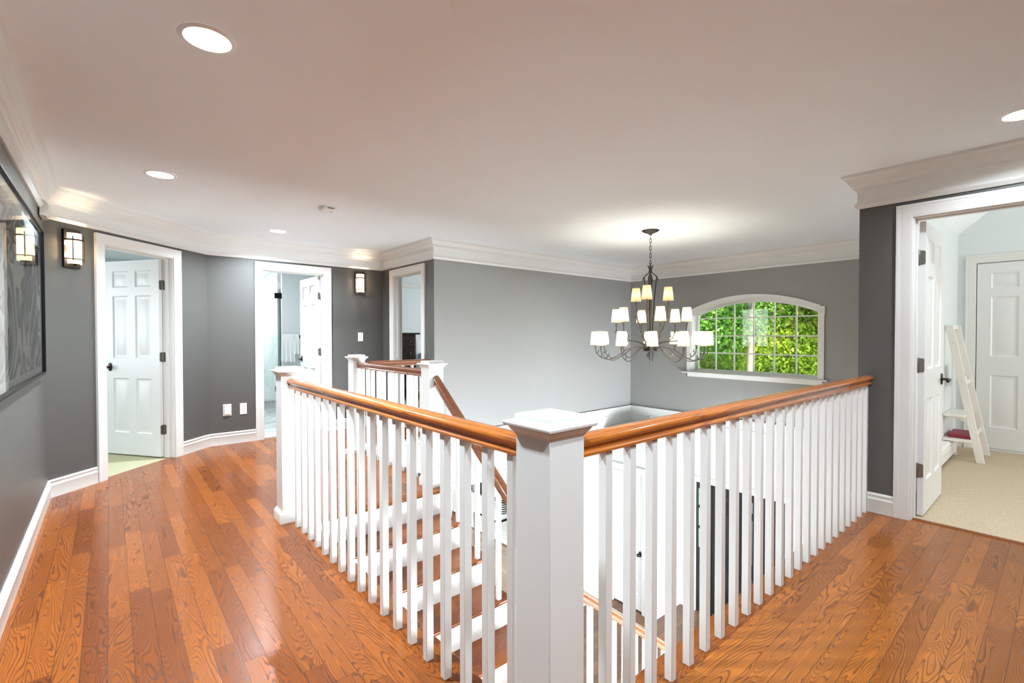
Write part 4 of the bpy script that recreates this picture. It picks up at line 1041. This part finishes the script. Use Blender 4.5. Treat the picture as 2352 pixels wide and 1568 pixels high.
e = empty('storage_basket', (5.10, 6.52, ZL + .80)); tag(e, 'black and white striped woven basket on the console table', 'basket')
MB().lathe([(.0, .0), (.10, .0), (.125, .02), (.14, .12), (.14, .24), (.135, .25), (.128, .24), (.128, .12), (.11, .03), (.0, .02)], (0, 0, 0), 28).build('basket_body', 'stripe', e, 50)
for sg in (-1, 1): MB().tube(bez([(-.05, sg * .137, .21), (-.045, sg * .165, .26), (0, sg * .17, .285), (.045, sg * .165, .26), (.05, sg * .137, .21)], 5), .007, 8).build('handle', 'blackmetal', e, 60)

# ------------------------------------------------------------------ outer shell
struct(MB().box(-5, 8.2, -5.6, 11, 4.0, 4.1).build('roof_deck', 'roof', smooth=0), 'unseen roof slab above the house against sky leaks', 'roof')  # unseen slab added to keep sky and sun out of the rooms
wallbox('wall_outer_low', (RW + 3.0, -2.45), (-.02, -2.45), -.1, ZL, -.02, [], 'wain', 'white wall at the far end of the entry below')
struct(MB().box(.0, .085, -2.5, -.15, ZL, -.02).build('wall_outer_side', 'wain', smooth=0), 'white side wall of the entry below', 'wall')
struct(MB().box(FX, FX + .1, -2.5, 0, ZL, -.02).build('wall_outer_front', 'wain', smooth=0), 'white front wall of the entry below', 'wall')

# ------------------------------------------------------------------ garden and wood outside
struct(MB().box(-30, 90, -60, 90, ZL - .7, ZL - .4).build('ground', 'ground', smooth=0), 'green woodland floor outside the windows', 'ground')
rng = np.random.default_rng(11)
def crown_mesh(name, centers, radii, n, size, m, par):
    cs = np.array(centers); rs_ = np.array(radii); w = (rs_.prod(1)); w = w / w.sum()
    idx = rng.choice(len(cs), n, p=w)
    d = rng.normal(size=(n, 3)); d /= np.linalg.norm(d, axis=1)[:, None]; r = rng.random(n) ** .45
    c = cs[idx] + d * r[:, None] * rs_[idx]
    nrm = rng.normal(size=(n, 3)) + np.array([0, 0, .9]); nrm /= np.linalg.norm(nrm, axis=1)[:, None]
    t = np.cross(nrm, rng.normal(size=(n, 3))); t /= np.linalg.norm(t, axis=1)[:, None]; b = np.cross(nrm, t)
    s = size * (.6 + .8 * rng.random(n))[:, None]
    V = np.stack([c + t * s, c + t * s * .25 + b * s * .5, c - t * s * .75, c + t * s * .25 - b * s * .5], 1).reshape(-1, 3)
    me = bpy.data.meshes.new(name); me.vertices.add(4 * n); me.loops.add(4 * n); me.polygons.add(n)
    me.vertices.foreach_set('co', V.ravel().astype(np.float32)); me.loops.foreach_set('vertex_index', np.arange(4 * n, dtype=np.int32))
    me.polygons.foreach_set('loop_start', np.arange(0, 4 * n, 4, dtype=np.int32)); me.update(calc_edges=True)
    me.materials.append(M[m]); o = bpy.data.objects.new(name, me); COL.objects.link(o); o.parent = par; return o
def tree(x, y, h, r, lean, m, bark, label, n, size, trunk=.16, zc0=.3):
    e = empty('tree', (x, y, ZL - .4)); tag(e, label, 'tree', 'woodland trees outside the arched window')
    zt = h * .8; mb = MB(); pts = [(lean * t * zt, .25 * lean * math.sin(t * 5) , t * zt) for t in [i / 10 for i in range(11)]]
    mb.tube(pts, [trunk * (1.25 - .8 * i / 10) for i in range(11)], 10)
    cs, rr = [], []
    for k in range(13):
        a = rng.random() * 2 * PI; z = h * (zc0 + (1 - zc0) * (k + .5) / 13); q2 = r * (.55 + .5 * rng.random()) * (1.0 - .45 * (k / 13))
        c = (lean * z + q2 * .75 * math.cos(a), q2 * .75 * math.sin(a), z); cs.append(c); rr.append((q2 * .62, q2 * .62, h * .085))
        mb.tube([(lean * z * .85, 0, z * .82), ((c[0] + lean * z) / 2, c[1] / 2, z * .93), c], [trunk * .35, trunk * .22, trunk * .08], 6)
    mb.build('trunk', bark, e, 60)
    crown_mesh('crown', cs, rr, n * 8, size * .38, m, e)
for args in [(13.6, 5.25, 12, 2.6, .012, 'leaf2', 'bark', 'pale barked tree standing in the middle of the arched window view', 5200, .16, .10, .50),
             (15.5, 8.15, 12, 3.0, -.01, 'leaf2', 'bark2', 'brown barked tree at the left of the arched window view', 6500, .17, .15, .40),
             (17.5, 6.0, 12, 3.2, .0, 'leaf1', 'bark2', 'bright green tree behind the pale barked one', 8000, .17, .14, .14),
             (16.2, 2.9, 10, 2.6, .02, 'leaf1', 'bark2', 'bright leafy tree at the right of the arched window view', 7000, .15, .10, .16),
             (18.5, 9.8, 13, 3.4, .0, 'leaf3', 'bark2', 'yellow green tree far left in the arched window view', 8000, .18, .16, .12),
             (20.0, 7.6, 14, 3.6, .01, 'leaf3', 'bark2', 'yellow green tree deep behind the brown barked one', 9000, .19, .17, .10),
             (19.0, 4.6, 13, 3.4, -.01, 'leaf1', 'bark2', 'light green tree deep behind the right hand pane', 9000, .18, .16, .10),
             (24.0, 6.4, 16, 4.4, .0, 'leaf2', 'bark2', 'dark green tree closing the back of the wood', 9000, .24, .2, .08),
             (24.0, 10.6, 16, 4.4, .0, 'leaf2', 'bark2', 'dark green tree closing the left back of the wood', 9000, .24, .2, .08),
             (23.0, 2.6, 15, 4.2, .0, 'leaf2', 'bark2', 'dark green tree closing the right back of the wood', 8000, .24, .2, .08),
             (13.5, 12.5, 8, 2.6, .0, 'leaf1', 'bark2', 'bushy green tree outside the dining room window', 6000, .18, .12, .06)]:
    tree(*args)

# ------------------------------------------------------------------ light
def area(name, loc, rot, sx, sy, W_, col, spread=180):
    l = bpy.data.lights.new(name, 'AREA'); l.shape = 'RECTANGLE'; l.size = sx; l.size_y = sy; l.energy = W_; l.color = col; l.spread = math.radians(spread)
    o = bpy.data.objects.new(name, l); COL.objects.link(o); o.location = loc; o.rotation_euler = rot; return o
DAY = (.90, .96, 1.0)
H = PI / 2
area('fill_low_south', (2.8, -2.3, -1.5), (math.radians(105), 0, 0), 3.2, 1.8, 210, (.85, .94, 1))  # added fill lamp under the hall, no window there; brightens the stairwell
area('daylight_fill_right_room', (5.0, -4.4, 1.5), (H, 0, 0), 2.2, 1.4, 27, (1, .985, .96))  # area lamp standing in for daylight from an unseen bedroom window
area('daylight_fill_nursery', (6.0, 6.6, 1.5), (H, 0, H), 2.0, 1.4, 20, DAY)  # added lamp in place of daylight; this room has no built window
area('fill_bath', (.2, 7.2, 2.44), (0, 0, 0), 1.0, 1.4, 12, (.97, .99, 1))  # overhead fill lamp added in place of bathroom daylight
area('fill_shower', (.7, 9.0, 2.44), (0, 0, 0), .5, .5, 10, (.97, .99, 1))  # unseen fill lamp added above the shower
area('daylight_fill_bedroom', (-3.9, 6.6, 1.5), (H, 0, -H), 1.8, 1.4, 24, DAY)  # stand-in lamp for bedroom daylight, set before a solid wall
area('fill_dining', (1.1, 7.0, -1.6), (H, 0, -H), 2.4, 1.6, 60, DAY)  # added fill lamp before a windowless wall, brightens dining room and entry
area('fill_south_opening', (4.7, -2.3, -1.6), (math.radians(98), 0, 0), 2.6, 1.9, 310, (.86, .95, 1))  # added fill lamp behind the south opening; lifts stairwell and ceiling brightness
area('fill_entry', (2.6, -1.3, -.36), (math.radians(40), 0, 0), 1.6, 1.0, 100, (.86, .945, 1))  # unseen lamp added under the hall slab to brighten the entry
l = bpy.data.lights.new('sun', 'SUN'); l.energy = 1.5; l.angle = .02; l.color = (1, .96, .88)
o = bpy.data.objects.new('sun', l); COL.objects.link(o); o.rotation_euler = (math.radians(38), math.radians(-16), 0)
wd = bpy.data.worlds.new('World'); SC.world = wd; wd.use_nodes = True
nt = wd.node_tree; nt.nodes.clear()
out = nt.nodes.new('ShaderNodeOutputWorld'); bg = nt.nodes.new('ShaderNodeBackground'); sk = nt.nodes.new('ShaderNodeTexSky')
sk.sky_type = 'NISHITA'; sk.sun_disc = False; sk.sun_elevation = math.radians(50); sk.sun_rotation = math.radians(200); sk.air_density = 1.2; sk.dust_density = 3.0; sk.ozone_density = 1.0
bg.inputs[1].default_value = .8
nt.links.new(sk.outputs[0], bg.inputs[0]); nt.links.new(bg.outputs[0], out.inputs[0])

# ------------------------------------------------------------------ camera and view
cam = bpy.data.cameras.new('camera'); co = bpy.data.objects.new('camera', cam); COL.objects.link(co)
F_PX, CXW, CYW, YAW, PITCH, ROLL = 1089.98, -.976, -.9807, .8675, -.0153, -.0012
f = Vector((math.cos(PITCH) * math.cos(YAW), math.cos(PITCH) * math.sin(YAW), math.sin(PITCH)))
r = Vector((math.sin(YAW), -math.cos(YAW), 0)); u = r.cross(f)
c_, s_ = math.cos(ROLL), math.sin(ROLL)
r2_, u2_ = r * c_ + u * s_, u * c_ - r * s_
co.matrix_world = Matrix(((r2_.x, u2_.x, -f.x, CXW), (r2_.y, u2_.y, -f.y, CYW), (r2_.z, u2_.z, -f.z, 1.32), (0, 0, 0, 1)))
cam.sensor_width = 36; cam.lens = F_PX / 2352 * 36; cam.clip_start = .02; cam.clip_end = 300
SC.camera = co
SC.view_settings.view_transform = 'Standard'; SC.view_settings.look = 'None'; SC.view_settings.gamma = 1; SC.view_settings.use_curve_mapping = False
SC.view_settings.exposure = EXPO
SC.cycles.use_denoising = True
SC.cycles.max_bounces = 12; SC.cycles.diffuse_bounces = 6; SC.cycles.glossy_bounces = 4; SC.cycles.transparent_max_bounces = 16; SC.cycles.transmission_bounces = 6
SC.cycles.sample_clamp_indirect = 8.0; SC.cycles.caustics_reflective = False; SC.cycles.caustics_refractive = False
